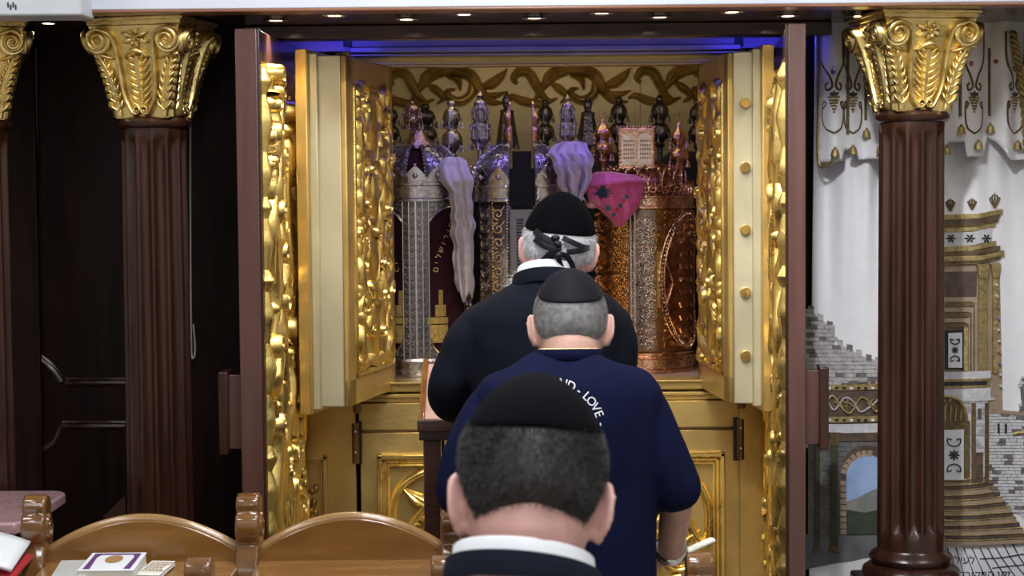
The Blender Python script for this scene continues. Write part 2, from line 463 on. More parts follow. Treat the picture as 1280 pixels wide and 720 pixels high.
def capital_face(mapf):
    """relief of one capital face, u in [-.137,.137], v in [0,.235]"""
    g = MB()
    for s in (-1, 1):
        # big scroll band : volute at the top corner, stem sweeping down to a small curl at the foot
        vol = volute_pts((s * 0.093, 0.193), 0.028, -s, 1.75, PI / 2)
        g.stroke(vol, [0.0075, 0.0065, 0.004], [0.033, 0.035, 0.033], mapf, n=30, k=6, base=0.018)
        g.dome((s * 0.093, 0.193), 0.009, 0.036, mapf)
        g.stroke([(s * 0.093, 0.222), (s * 0.062, 0.210), (s * 0.052, 0.178), (s * 0.047, 0.12), (s * 0.042, 0.06), (s * 0.024, 0.016), (s * 0.010, 0.010)],
                 [0.009, 0.009, 0.008, 0.008, 0.008, 0.007], [0.034, 0.028, 0.022, 0.020, 0.018, 0.018], mapf, n=30)
        g.stroke(spiral((s * 0.011, 0.021), 0.011, 0.003, -PI / 2, -s * 1.2, 16), 0.004, 0.018, mapf, n=16, k=5)
        # outer acanthus leaf with lobes
        ax = lambda t: (s * (0.066 + 0.030 * t + 0.012 * t * t), 0.018 + 0.142 * t)
        ax2 = [(s * 0.060, 0.004), (s * 0.068, 0.06), (s * 0.080, 0.11), (s * 0.098, 0.156)]
        g.stroke(ax2, [0.010, 0.012, 0.010, 0.004], [0.012, 0.016, 0.018, 0.022], mapf, crease=0.3)
        A = cat(ax2, 9)
        for q in range(1, 9):
            for sd in (-1, 1):
                L = 0.021 * (1.05 - 0.05 * q)
                p = A[q]; d = A[q] - A[q - 1]; d /= np.linalg.norm(d)
                nrm = np.array((-d[1], d[0])) * sd
                e = p + nrm * L * 0.95 + d * L * 1.0
                mid = p + nrm * L * 0.6 + d * L * 0.25
                g.stroke([p - d * 0.006, mid, e], [0.004, 0.0058, 0.0015], [0.013, 0.019, 0.012], mapf, n=8, k=5)
        g.stroke([(s * 0.060, 0.150), (s * 0.085, 0.156), (s * 0.112, 0.168)], [0.003, 0.008, 0.002], [0.012, 0.024, 0.018], mapf, n=10)
    # centre leaf
    g.stroke([(0, 0.012), (0, 0.08), (0, 0.150)], [0.004, 0.009, 0.013], [0.008, 0.013, 0.018], mapf, crease=0.35)
    for q in range(8):
        v = 0.030 + q * 0.0165
        for s in (-1, 1):
            L = 0.026 + 0.004 * math.sin(q / 7 * PI)
            g.stroke([(s * 0.003, v), (s * L * 0.55, v + 0.006), (s * L, v + 0.020)], [0.004, 0.0062, 0.002], [0.012, 0.018, 0.011], mapf, n=8, k=5)
    g.stroke([(-0.032, 0.152), (-0.015, 0.164), (0, 0.168), (0.015, 0.164), (0.032, 0.152)], [0.004, 0.010, 0.013, 0.010, 0.004], [0.012, 0.024, 0.028, 0.024, 0.012], mapf, n=20)
    # rosette
    for q in range(8):
        a = q * PI / 4 + PI / 8
        L = 0.036 if q % 4 in (0, 3) else 0.026
        g.stroke([(0.006 * math.cos(a), 0.201 + 0.006 * math.sin(a)), (L * 0.6 * math.cos(a), 0.201 + L * 0.55 * math.sin(a)), (L * 1.05 * math.cos(a), 0.201 + L * 0.85 * math.sin(a))],
                 [0.003, 0.009, 0.002], [0.010, 0.017, 0.012], mapf, n=9, crease=0.35)
    g.dome((0, 0.201), 0.008, 0.019, mapf)
    return g

COL_TMPL = {}
def column(x, rz, label):
    p = at(x, 140, 4.60)
    t = thing('fluted_column', label, 'column', (p.x, 4.60, 0), group='fluted columns with gilded capitals')
    z0, z1 = 0.92, 2.045
    if not COL_TMPL:
        # shaft with round-ended flutes
        NF, n = 13, 208
        prof = [z0, z0 + 0.03] + list(np.linspace(z0 + 0.05, z0 + 0.075, 6)) + list(np.linspace(z0 + 0.1, z1 - 0.08, 5)) + list(np.linspace(z1 - 0.055, z1 - 0.03, 6)) + [z1 - 0.012, z1]
        rings = []
        for z in prof:
            k = min(math.sqrt(max(0, min(1, (z - z0 - 0.048) / 0.027))), math.sqrt(max(0, min(1, (z1 - 0.028 - z) / 0.027))))
            ring = []
            for j in range(n):
                a = 2 * PI * j / n
                ph = (a * NF / (2 * PI)) % 1.0 - 0.5
                dd = 0.016 * math.sqrt(max(0, 1 - (ph / 0.38) ** 2)) * k
                r = 0.0875 - dd - 0.003 * (z - z0)
                ring.append((r * math.cos(a), r * math.sin(a), z))
            rings.append(ring)
        COL_TMPL['shaft'] = MB().loft(rings)
        COL_TMPL['neck'] = MB().lathe([(0.083, 2.040), (0.090, 2.042), (0.096, 2.050), (0.096, 2.058), (0.089, 2.066), (0.080, 2.070)], 48)
        COL_TMPL['base'] = MB().lathe([(0.088, 0.925), (0.092, 0.918), (0.103, 0.912), (0.109, 0.902), (0.107, 0.892), (0.100, 0.886), (0.113, 0.880), (0.124, 0.872), (0.128, 0.860), (0.126, 0.848), (0.118, 0.842), (0.118, 0.836)], 56)
        def bell(r, z, a): return r
        cz = 2.066
        # square bell core, concave profile
        rings = []
        for q in np.linspace(0, 1, 10):
            hw = 0.072 + 0.050 * q ** 1.5
            rings.append([(sx * hw, sy * hw, cz + 0.232 * q) for sx, sy in ((-1, -1), (1, -1), (1, 1), (-1, 1))])
        COL_TMPL['bell'] = MB().loft(rings)
        def fmap(u, v, h):
            q = max(0, min(1, v / 0.235)); hw = 0.072 + 0.050 * q ** 1.5
            k = 1.0 + (0.0 if q < 0.7 else 0.0)
            return (u * k, -(hw + h), cz + v)
        COL_TMPL['face'] = capital_face(fmap).mesh('face_carving')
        vb = MB()
        for sx in (-1, 1):
            for sy in (-1, 1):
                # volute cylinder at each corner, rolling round the corner
                R = Matrix.Rotation(0, 3, 'Z')
                vb.tube([(sx * 0.093, sy * 0.131, cz + 0.193), (sx * 0.093, sy * 0.095, cz + 0.193)], 0.033, n=24)
                vb.tube([(sx * 0.131, sy * 0.093, cz + 0.193), (sx * 0.095, sy * 0.093, cz + 0.193)], 0.033, n=24)
        COL_TMPL['rolls'] = vb
        COL_TMPL['abacus'] = MB().box((0, 0, cz + 0.2445), (0.252, 0.252, 0.023), taper=1.0)
        COL_TMPL['abacus'].box((0, 0, cz + 0.250), (0.270, 0.270, 0.012))
        bm = bmesh.new(); bm.from_mesh(COL_TMPL['face']); bmesh.ops.recalc_face_normals(bm, faces=bm.faces); bm.to_mesh(COL_TMPL['face']); bm.free()
        COL_TMPL['face'].materials.append(MAT['gold_capital']); COL_TMPL['face'].shade_smooth()
    T = COL_TMPL
    T['shaft'].build('shaft', MAT['wood_mahogany'], t, angle=50)
    T['neck'].build('neck_ring', MAT['wood_mahogany'], t)
    T['base'].build('base', MAT['wood_mahogany'], t)
    MB().box((0, 0, 0.79), (0.27, 0.27, 0.095)).build('plinth', MAT['wood_mahogany'], t, bevel=0.006)
    MB().box((0, 0, 0.372), (0.24, 0.24, 0.744)).build('pedestal', MAT['wood_mahogany'], t, bevel=0.006)
    c = T['bell'].build('capital', MAT['gold_capital'], t); c.rotation_euler.z = rz; c['label'] = 'carved gilded capital'
    T['abacus'].build('abacus', MAT['gold_capital'], c, bevel=0.004)
    T['rolls'].build('volute_roll', MAT['gold_capital'], c, bevel=0.003)
    for k in range(4):
        o = bpy.data.objects.new('face_carving', T['face']); COL.objects.link(o); o.parent = c; o.rotation_euler.z = k * PI / 2
    return t
column(192, math.radians(-11), 'fluted dark column left of the ark beside the hanging cable')
column(1140, math.radians(10), 'fluted column in front of the white curtain with complete capital')
column(-32, math.radians(18), 'fluted column cut off by the left edge of the picture')
column(1366, math.radians(-18), 'fluted column at the right edge, only a sliver of its capital showing')

# ------------------------------------------------------------------ generic gilded carving
def carve_vine(g, mapf, W, H, seed, hgt=0.03, rep=4, knot=True):
    """tall grape-vine relief : u in [-W/2, W/2], v in [0, H]"""
    rnd = random.Random(seed)
    seg = H / rep
    for k in range(rep):
        v = k * seg
        a = W * 0.5
        # central trunk of vase-like swellings
        g.stroke([(0, v), (W * 0.02, v + seg * 0.25), (-W * 0.02, v + seg * 0.55), (0, v + seg * 1.02)],
                 [W * 0.19, W * 0.10, W * 0.13, W * 0.19, W * 0.10], [hgt * 0.7, hgt * 0.95, hgt * 1.1, hgt * 0.8], mapf, n=26, k=9)
        for s in (-1, 1):
            j = rnd.uniform(-0.05, 0.05) * seg
            # long swept leaf hugging the edge
            g.stroke([(s * W * 0.10, v + seg * 0.04), (s * W * 0.36, v + seg * 0.22 + j), (s * W * 0.43, v + seg * 0.52), (s * W * 0.22, v + seg * 0.86)],
                     [W * 0.05, W * 0.10, W * 0.085, W * 0.02], [hgt * 0.5, hgt * 1.15, hgt * 1.2, hgt * 0.6], mapf, n=24, crease=0.12)
            # inner stem
            g.stroke([(s * W * 0.06, v + seg * 0.42), (s * W * 0.20, v + seg * 0.58), (s * W * 0.16, v + seg * 0.82), (s * W * 0.05, v + seg * 1.0)],
                     [W * 0.04, W * 0.07, W * 0.055, W * 0.03], [hgt * 0.5, hgt * 1.0, hgt * 1.05, hgt * 0.4], mapf, n=18)
            # curl
            c = (s * W * 0.31, v + seg * (0.90 + rnd.uniform(-0.03, 0.03)))
            g.stroke(spiral(c, W * 0.16, W * 0.04, -s * PI / 2 + (PI if s < 0 else 0), s * 1.15, 22), [W * 0.06, W * 0.05, W * 0.03], [hgt * 0.8, hgt * 1.15, hgt * 0.8], mapf, n=22, k=6)
            # grapes
            for q in range(5):
                cc = (s * W * (0.34 + 0.12 * rnd.random()), v + seg * (0.02 + 0.16 * rnd.random()))
                g.dome(cc, W * rnd.uniform(0.055, 0.085), hgt * rnd.uniform(0.9, 1.25), mapf, n=9, m=3)
            for q in range(2):
                cc = (s * W * (0.40 + 0.06 * rnd.random()), v + seg * (0.45 + 0.4 * rnd.random()))
                g.dome(cc, (W * 0.06, W * 0.10), hgt * rnd.uniform(0.9, 1.2), mapf, n=9, m=3)
        # binding knot
        if knot: g.stroke([(-W * 0.22, v + seg * 0.98), (0, v + seg * 0.955), (W * 0.22, v + seg * 0.98)], W * 0.05, [hgt * 0.6, hgt * 1.35, hgt * 0.6], mapf, n=12)
    return g

def carve_drips(g, mapf, W, H, seed, n, h, wide=0.03, long=0.4):
    """overlapping upright pointed leaves and tendrils"""
    rnd = random.Random(seed)
    for i in range(n):
        L = rnd.uniform(0.35, 1.0) * long; u = rnd.uniform(-.5, .5) * (W - 2 * wide); v = rnd.uniform(-.02, max(.01, H - L))
        b = rnd.uniform(-1, 1) * wide * 1.2; w = wide * rnd.uniform(.55, 1.1); hh = h * rnd.uniform(.6, 1.15)
        lim = lambda q: max(-W / 2 + w * .6, min(W / 2 - w * .6, q))
        up = rnd.random() < .7
        pts = [(lim(u), v), (lim(u + b), v + L * .35), (lim(u - b * .6), v + L * .7), (lim(u + b * .5), v + L)]
        ws = [w * .35, w, w * .75, w * .2]; hs = [hh * .5, hh, hh * 1.05, hh * .55]
        if up: ws, hs = ws[::-1], hs[::-1]
        g.stroke(pts, ws, hs, mapf, n=18, k=7, crease=rnd.choice((0, 0, .22)))
        if rnd.random() < .45:
            g.stroke(spiral((lim(u + b), v + L * (.9 if up else .1)), wide * .9, wide * .2, rnd.random() * 6, rnd.choice((-1.1, 1.1)), 16), wide * .30, hh * 1.1, mapf, n=16, k=5)
        for q in range(rnd.choice((0, 0, 2, 3))):
            g.dome((lim(u + rnd.uniform(-1, 1) * wide * 1.6), v + rnd.random() * L), (wide * .42, wide * .55), hh * rnd.uniform(.8, 1.1), mapf, n=9, m=3)
    return g

# ------------------------------------------------------------------ outer wooden ark doors, standing open
def outer_door(xf0, xf1, hinge_in, label, inner_sign):
    """xf0..xf1 : front edge in x; hinge_in : x of the inner face at the hinge; inner_sign : +1 if the carved face looks to +x"""
    Yf, Yh = 4.44, 5.08
    xin = xf1 if inner_sign > 0 else xf0
    ang = math.atan2(hinge_in - xin, Yh - Yf)            # lean of the leaf
    th = abs(xf1 - xf0); Ln = (Yh - Yf) / math.cos(ang)
    ztop, zbot = 2.284, 0.30
    t = thing('outer_ark_door', label, 'door', (hinge_in, Yh, zbot), -ang, group='open wooden outer doors of the ark')
    H = ztop - zbot; s = inner_sign
    # local: +x = inwards normal (inner_sign), leaf runs to -y
    MB().bx(min(0, -s * th), max(0, -s * th), -Ln, 0, 0, H).build('leaf', MAT['wood_door'], t, bevel=0.003)
    m = MB(); m.bx(min(0.0, s * 0.006), max(0, s * 0.006), -Ln + 0.001, -Ln + 0.025, 0, H); m.build('edge_strip', MAT['wood_mahogany'], t, bevel=0.002)
    W = Ln - 0.06
    zc0 = 0.10
    Hc = 2.205 - zbot - zc0
    mp = plane_map((s * 0.0, -Ln + 0.030 + W / 2, zc0), (0, 1, 0), (0, 0, 1), (s, 0, 0))
    g = MB()
    # wide vine: two columns of carving side by side
    m1 = lambda u, v, h: mp(u - W * 0.25, v, h)
    m2 = lambda u, v, h: mp(u + W * 0.25, v, h)
    rnd = random.Random(6)
    v = 0.0
    while v < Hc - .06:                        # knobbly outer edge of the vine
        L = rnd.uniform(.05, .16); g.stroke([(-W * .5 + .018, v), (-W * .5 + .022, v + L * .5), (-W * .5 + .018, v + L)], [.006, .018, .006], [.012, rnd.uniform(.022, .034), .012], mp, n=14, k=7); v += L * .94
    carve_drips(g, lambda u, v, h: mp(u + .015, v, h), W - .05, Hc, 3 if s > 0 else 5, 150, .036, .034, .42)
    MB().bx(min(0, s * .004), max(0, s * .004), -Ln + 0.030, -Ln + 0.030 + W, zc0, zc0 + Hc).build('carving_ground', MAT['gold_leaf'], t)
    g.build('vine_carving', MAT['gold_leaf'], t, label='gilded grapevine relief')
    hz = at(300, 512, Yf + 0.06).z - zbot
    h = MB().bx(min(-s * th, -s * (th + 0.036)), max(-s * th, -s * (th + 0.036)), -Ln + 0.03, -Ln + 0.055, hz - 0.098, hz + 0.092)
    h.build('handle_plate', MAT['wood_door'], t, bevel=0.002)
    MB().bx(min(-s * (th + 0.034), -s * (th + 0.058)), max(-s * (th + 0.034), -s * (th + 0.058)), -Ln + 0.005, -Ln + 0.10, hz - 0.110, hz + 0.102).build('handle_bar', MAT['wood_mahogany'], t, bevel=0.003)
    return t
outer_door(at(297, 300, 4.44).x, at(325, 300, 4.44).x, at(376, 300, 5.08).x, 'left wooden ark door standing open, gilded vine carving on inner face', 1)
outer_door(at(985, 300, 4.44).x, at(1007, 300, 4.44).x, at(969, 300, 5.08).x, 'right wooden ark door standing open beside the white curtain', -1)

# ------------------------------------------------------------------ the ark : painted steel safe in its niche
AY = 5.10                                      # lower cabinet face
OY = 5.20                                      # safe opening plane
ax0, ax1 = at(372, 300, AY).x - 0.02, at(969, 300, AY).x + 0.03
ox0, ox1 = at(485, 300, OY).x, at(880, 300, OY).x
ZS = 1.315                                     # scroll shelf
ZT = at(680, 83, OY).z                         # underside of the top beam
ark = thing('ark_cabinet', 'gold painted ark cabinet holding the scrolls behind the open doors', 'cabinet', ((ox0 + ox1) / 2, 5.45, 0.0))
# side and top surround
b = MB()
b.bx(ax0, at(440, 300, AY).x, AY + 0.02, AY + 0.06, 0.05, 2.255)
b.build('side_panel', MAT['gold_paint'], ark, world=True, bevel=0.002)
b = MB(); b.bx(at(925, 300, AY).x, ax1, AY + 0.02, AY + 0.06, 0.05, 2.255); b.build('side_panel', MAT['gold_paint'], ark, world=True, bevel=0.002)
mat('fascia_lilac', (0.42, 0.38, 0.46), 0.35, 0.3, var=0.05)
b = MB(); b.bx(ax0 - 0.08, ax1 + 0.08, 4.80, 4.86, SZ - 0.035, SZ + 0.004); b.build('cornice', MAT['wood_soffit'], ark, world=True, bevel=0.004)
# grey ledge and beam over the opening
zl = at(680, 62, OY - 0.06).z
b = MB(); b.bx(ax0 - 0.08, ax1 + 0.08, AY + 0.04, AY + 0.08, zl, SZ + 0.004); b.build('top_fascia', MAT['fascia_lilac'], ark, world=True)
mat('grey_ledge', (0.30, 0.28, 0.30), 0.3, 0.7, var=0.1)
b = MB(); b.bx(ox0 - 0.10, ox1 + 0.10, OY - 0.09, OY + 0.02, zl - 0.008, zl + 0.010); b.bx(ox0 - 0.1, ox1 + 0.1, OY - 0.075, OY + 0.02, zl - 0.018, zl - 0.008)
b.build('top_ledge', MAT['grey_ledge'], ark, world=True, bevel=0.003)
b = MB(); b.bx(ox0 - 0.10, ox1 + 0.10, OY - 0.02, OY + 0.03, ZT, zl - 0.016); b.bx(ox0 - 0.1, ox1 + 0.1, OY - 0.028, OY, ZT - 0.001, ZT + 0.007)
b.build('top_beam', MAT['gold_paint'], ark, world=True, bevel=0.002)
# posts beside the opening
for x0, x1, nm in ((at(437, 0, OY).x, ox0, 0), (ox1, at(932, 0, OY).x, 1)):
    MB().bx(x0, x1, OY - 0.01, OY + 0.04, ZS - 0.1, zl).build('jamb', MAT['gold_paint'], ark, world=True, bevel=0.002)
# interior shell
ix0, ix1, IY = ox0 - 0.13, ox1 + 0.12, 5.95
b = MB(); b.bx(ix0 - .02, ix1 + .02, IY, IY + 0.02, ZS - 0.05, ZT + 0.12); b.build('interior_back', MAT['gold_interior'], ark, world=True)
for x in (ix0, ix1): MB().bx(x - .02, x, OY + 0.03, IY, ZS - 0.05, ZT + 0.12).build('interior_side', MAT['gold_interior'], ark, world=True)
MB().bx(ix0, ix1, OY + 0.03, IY, ZT + 0.10, ZT + 0.12).build('interior_top', MAT['gold_interior'], ark, world=True)
for x in (at(793, 100, IY).x, at(800, 100, IY).x): MB().bx(x - .0015, x + .0015, IY - 0.004, IY + 0.005, ZS, ZT + .1).build('back_seam', MAT['steel_hinge'], ark, world=True)
mat('shelf_wood', (0.40, 0.26, 0.20), 0.35, col2=(0.32, 0.2, 0.15), vscale=4, stretch=(1, 6, 6))
MB().bx(ix0, ix1, OY - 0.01, IY, ZS - 0.03, ZS).build('shelf', MAT['shelf_wood'], ark, world=True, bevel=0.003)
# stepped mouldings under the shelf
x0, x1 = at(440, 0, AY).x, at(928, 0, AY).x
b = MB()
for y0, y1, dy in ((478, 481, -0.012), (481, 490, 0.0), (490.5, 493, 0.03), (493.5, 498, -0.006), (498, 504, 0.006)):
    za, zb = at(680, y0, AY).z, at(680, y1, AY).z
    b.bx(x0, x1, AY + 0.05 + dy, AY + 0.16, zb, za)
b.build('shelf_moulding', MAT['gold_paint'], ark, world=True, bevel=0.002)
za, zb = at(680, 504.5, AY).z, at(680, 538, AY).z
MB().bx(x0, x1, AY + 0.04, AY + 0.09, zb, za).build('drawer_front', MAT['gold_paint'], ark, world=True, bevel=0.002)
MB().bx(x0, x1, AY + 0.07, AY + 0.12, 0.06, za).build('cabinet_box', MAT['steel_hinge'], ark, world=True)
# lower doors with moulded frames and scrolling leaves
zt = at(680, 541.5, AY).z
def leaf_panel(mapf, W, H):
    g = MB(); h = 0.016
    for s in (1, -1):
        c = lambda u, v: (s * u, v)
        top = 0 if s > 0 else 0
        g.stroke([(s * 0.005, -0.05), (s * 0.10, -0.16), (s * 0.16, -0.27), (s * 0.172, -0.17), (s * 0.15, -0.085), (s * 0.09, -0.042), (s * 0.06, -0.055), (s * 0.062, -0.082), (s * 0.085, -0.085)],
                 [0.006, 0.012, 0.013, 0.012, 0.013, 0.013, 0.011, 0.009, 0.005], [h, h * 1.3, h * 1.2, h], mapf, n=46)
        g.stroke([(s * 0.150, -0.085), (s * 0.105, -0.125), (s * 0.060, -0.150), (s * 0.028, -0.195)], [0.001, 0.022, 0.018, 0.003], [h * .5, h * 1.6, h * 1.2, h * .5], mapf, n=20, crease=0.25)
        g.stroke([(s * 0.040, -0.09), (s * 0.042, -0.13), (s * 0.040, -0.165)], [0.001, 0.014, 0.004], [h * .4, h * 1.3, h * .6], mapf, n=12, crease=0.25)
        g.stroke([(s * 0.11, -0.17), (s * 0.05, -0.185), (s * 0.02, -0.20)], [0.001, 0.012, 0.004], [h * .4, h * 1.3, h * .6], mapf, n=12)
        g.stroke(spiral((s * 0.105, -0.205), 0.026, 0.006, PI / 2, s * 1.1, 18), [0.008, 0.006], h * 1.1, mapf, n=18, k=6)
        g.stroke(spiral((s * 0.045, -0.235), 0.024, 0.006, PI / 2, -s * 1.1, 18), [0.008, 0.006], h * 1.1, mapf, n=18, k=6)
        g.stroke([(s * 0.15, -0.22), (s * 0.115, -0.25), (s * 0.10, -0.285)], [0.002, 0.012, 0.003], h, mapf, n=12)
        for q in range(4):
            v0 = -0.30 - q * 0.11
            g.stroke(spiral((s * 0.10, v0), 0.055, 0.010, s * 0 + PI / 2, s * 1.25, 26), [0.013, 0.010, 0.006], h * 1.2, mapf, n=26, k=7)
            g.stroke([(s * 0.05, v0 - 0.04), (s * 0.02, v0 - 0.01), (s * 0.0, v0 + 0.05)], [0.002, 0.016, 0.003], h * 1.2, mapf, n=14, crease=0.2)
    return g
xm = at(683, 0, AY).x
for i, (dx0, dx1) in enumerate(((x0 + 0.004, xm - 0.002), (xm + 0.002, x1 - 0.004))):
    d = MB().bx(dx0, dx1, AY + 0.04, AY + 0.075, 0.08, zt).build('lower_door', MAT['gold_paint'], ark, world=True, bevel=0.002)
    fx0, fx1 = (at(463, 0, AY).x, xm - 0.05) if i == 0 else (xm + 0.05, at(906, 0, AY).x)
    fz1, fz0 = at(463 if i == 0 else 906, 570.5 if i == 0 else 567, AY).z, 0.16
    f = MB()
    for o_, w_, yy in ((0, 0.014, 0.018), (0.016, 0.010, 0.010), (0.028, 0.008, 0.016)):
        X0, X1, Z0, Z1 = fx0 + o_, fx1 - o_, fz0 + o_, fz1 - o_
        for q in ((X0, X1, Z1 - w_, Z1), (X0, X1, Z0, Z0 + w_), (X0, X0 + w_, Z0, Z1), (X1 - w_, X1, Z0, Z1)):
            f.bx(q[0], q[1], AY + 0.04 - yy, AY + 0.045, q[2], q[3])
    f.build('panel_frame', MAT['gold_leaf'], d, world=True, bevel=0.003)
    mp = plane_map(((fx0 + fx1) / 2 + (0.012 if i == 0 else -0.012), AY + 0.04, fz1 - 0.01), (1, 0, 0), (0, 0, 1), (0, -1, 0))
    leaf_panel(lambda u, v, h, mp=mp: mp(u * 1.14, v, h), fx1 - fx0, fz1 - fz0).build('leaf_carving', MAT['gold_leaf'], d, world=True, label='gilded scrolling leaf relief')
# hinges
for x, yt in ((443, 528.5), (927, 523.5)):
    X = at(x, yt, AY).x
    z1_, z0_ = at(x, yt, AY).z, at(x, yt + 54, AY).z
    MB().bx(X - 0.020, X + 0.018, AY + 0.034, AY + 0.042, z0_, z1_).build('hinge_plate', MAT['black_metal'], ark, world=True)
    h = MB().tube([(X + 0.0, AY + 0.026, z0_ + 0.004), (X + 0.0, AY + 0.026, z1_ - 0.004)], 0.0115, n=14).build('hinge', MAT['steel_hinge'], ark, world=True)
    for k in (0.3, 0.78): MB().ball((X, AY + 0.014, z0_ + (z1_ - z0_) * k), 0.0045).build('hinge_screw', MAT['chrome'], h, world=True)
    MB().tube([(X + 0.004, AY + 0.026, z1_ + 0.028), (X + 0.004, AY + 0.026, z1_ + 0.075)], 0.0115, n=14).build('hinge', MAT['steel_hinge'], ark, world=True)
# recessed grape panels at the sides of the lower cabinet
for x0_, x1_, yt in ((352, 408, 571), (959, 1000, 566)):
    X0, X1 = at(x0_, yt, AY).x, at(x1_, yt, AY).x
    Z1, Z0 = at(x0_, yt, AY).z, 0.25
    f = MB()
    for o_, w_, yy in ((0, 0.012, 0.016), (0.013, 0.008, 0.008)):
        for q in ((X0 + o_, X1 - o_, Z1 - o_ - w_, Z1 - o_), (X0 + o_, X1 - o_, Z0 + o_, Z0 + o_ + w_), (X0 + o_, X0 + o_ + w_, Z0 + o_, Z1 - o_), (X1 - o_ - w_, X1 - o_, Z0 + o_, Z1 - o_)):
            f.bx(q[0], q[1], AY + 0.02 - yy, AY + 0.025, q[2], q[3])
    f.build('side_frame', MAT['gold_paint'], ark, world=True, bevel=0.002)
    g = MB(); mp = plane_map(((X0 + X1) / 2, AY + 0.02, Z0 + 0.05), (1, 0, 0), (0, 0, 1), (0, -1, 0))
    rnd = random.Random(4)
    W = X1 - X0
    for q in range(46):
        g.dome((rnd.uniform(-.30, .30) * W, (Z1 - Z0 - 0.12) * (1 - q / 90) - 0.0), (0.010, 0.013), rnd.uniform(.010, .024), mp, n=8, m=3)
    g.stroke([(0, 0.05), (0.01, 0.3), (-0.01, Z1 - Z0 - 0.09)], 0.012, 0.014, mp)
    g.build('grape_carving', MAT['gold_carved_dark'], ark, world=True)

# acanthus frieze on the back wall inside
mpF = plane_map((0, IY, 0), (1, 0, 0), (0, 0, 1), (0, -1, 0))
zA, zB = at(680, 84, IY).z, at(680, 134, IY).z
Hf = zA - zB
def fr(x): return at(x, 100, IY).x
def frieze_unit(g, xa, xb):
    W = xb - xa; h = 0.030; q = W / 370.0
    def S(pts, ws, hk=1.0, crease=0.22):
        g.stroke([(xa + (x - 370) / 370 * W, zB + (144 - y) / 120 * Hf) for x, y in pts], [w * q for w in ws], [h * .5 * hk, h * hk, h * 1.1 * hk, h * .5 * hk], mpF, n=5 * len(pts) + 6, k=9, crease=crease)
    S([(520, 118), (470, 134), (420, 126), (385, 112), (362, 120)], [4, 13, 15, 11, 3], .8)
    S([(400, 74), (390, 58), (406, 38), (436, 42), (456, 76), (474, 108), (502, 126)], [6, 12, 16, 17, 16, 13, 4])
    S([(478, 92), (490, 54), (515, 30), (548, 20)], [4, 13, 11, 2], .9)
    S([(452, 122), (480, 80), (520, 44), (575, 30), (630, 48), (656, 90), (690, 126), (732, 130)], [6, 13, 18, 20, 20, 18, 13, 3])
    S([(636, 66), (630, 104), (600, 124), (568, 114), (562, 94), (584, 88)], [12, 15, 15, 13, 10, 4], 1.15, 0)
    S([(500, 72), (522, 86), (548, 112), (528, 132)], [4, 14, 11, 2], .95)
    S([(652, 82), (690, 74), (720, 52), (740, 28)], [5, 18, 14, 2], 1.05)
    S([(560, 52), (592, 62), (600, 92)], [3, 12, 3], 1.2)
    S([(660, 100), (700, 108), (742, 96)], [4, 12, 2], .8)
g = MB()
ux = [fr(480), fr(634), fr(788), fr(942)]
for k in range(3): frieze_unit(g, ux[k], ux[k + 1])
frieze_unit(g, 2 * ux[0] - ux[1], ux[0])
g.build('acanthus_frieze', MAT['gold_carved_dark'], ark, world=True, label='antique gold acanthus frieze')
# lock posts and clips over the doors
for x in (433, 926):
    X = at(x, 45, AY).x
    MB().bx(X - 0.012, X + 0.012, AY + 0.03, AY + 0.06, at(x, 57, AY).z, at(x, 40, AY).z).build('bolt_tab', MAT['black_metal'], ark, world=True, bevel=0.002)
for x in (606, 643, 735):
    X = at(x, 42, 5.12).x; z = at(x, 40.5, 5.12).z
    MB().prism([(-0.028, 0.007), (0.028, 0.007), (0.016, -0.006), (-0.016, -0.006)], lambda u, v, h: (X + u, AY + 0.06 - h, z + v), 0, 0.03).build('latch_clip', MAT['black_metal'], ark, world=True, bevel=0.002)

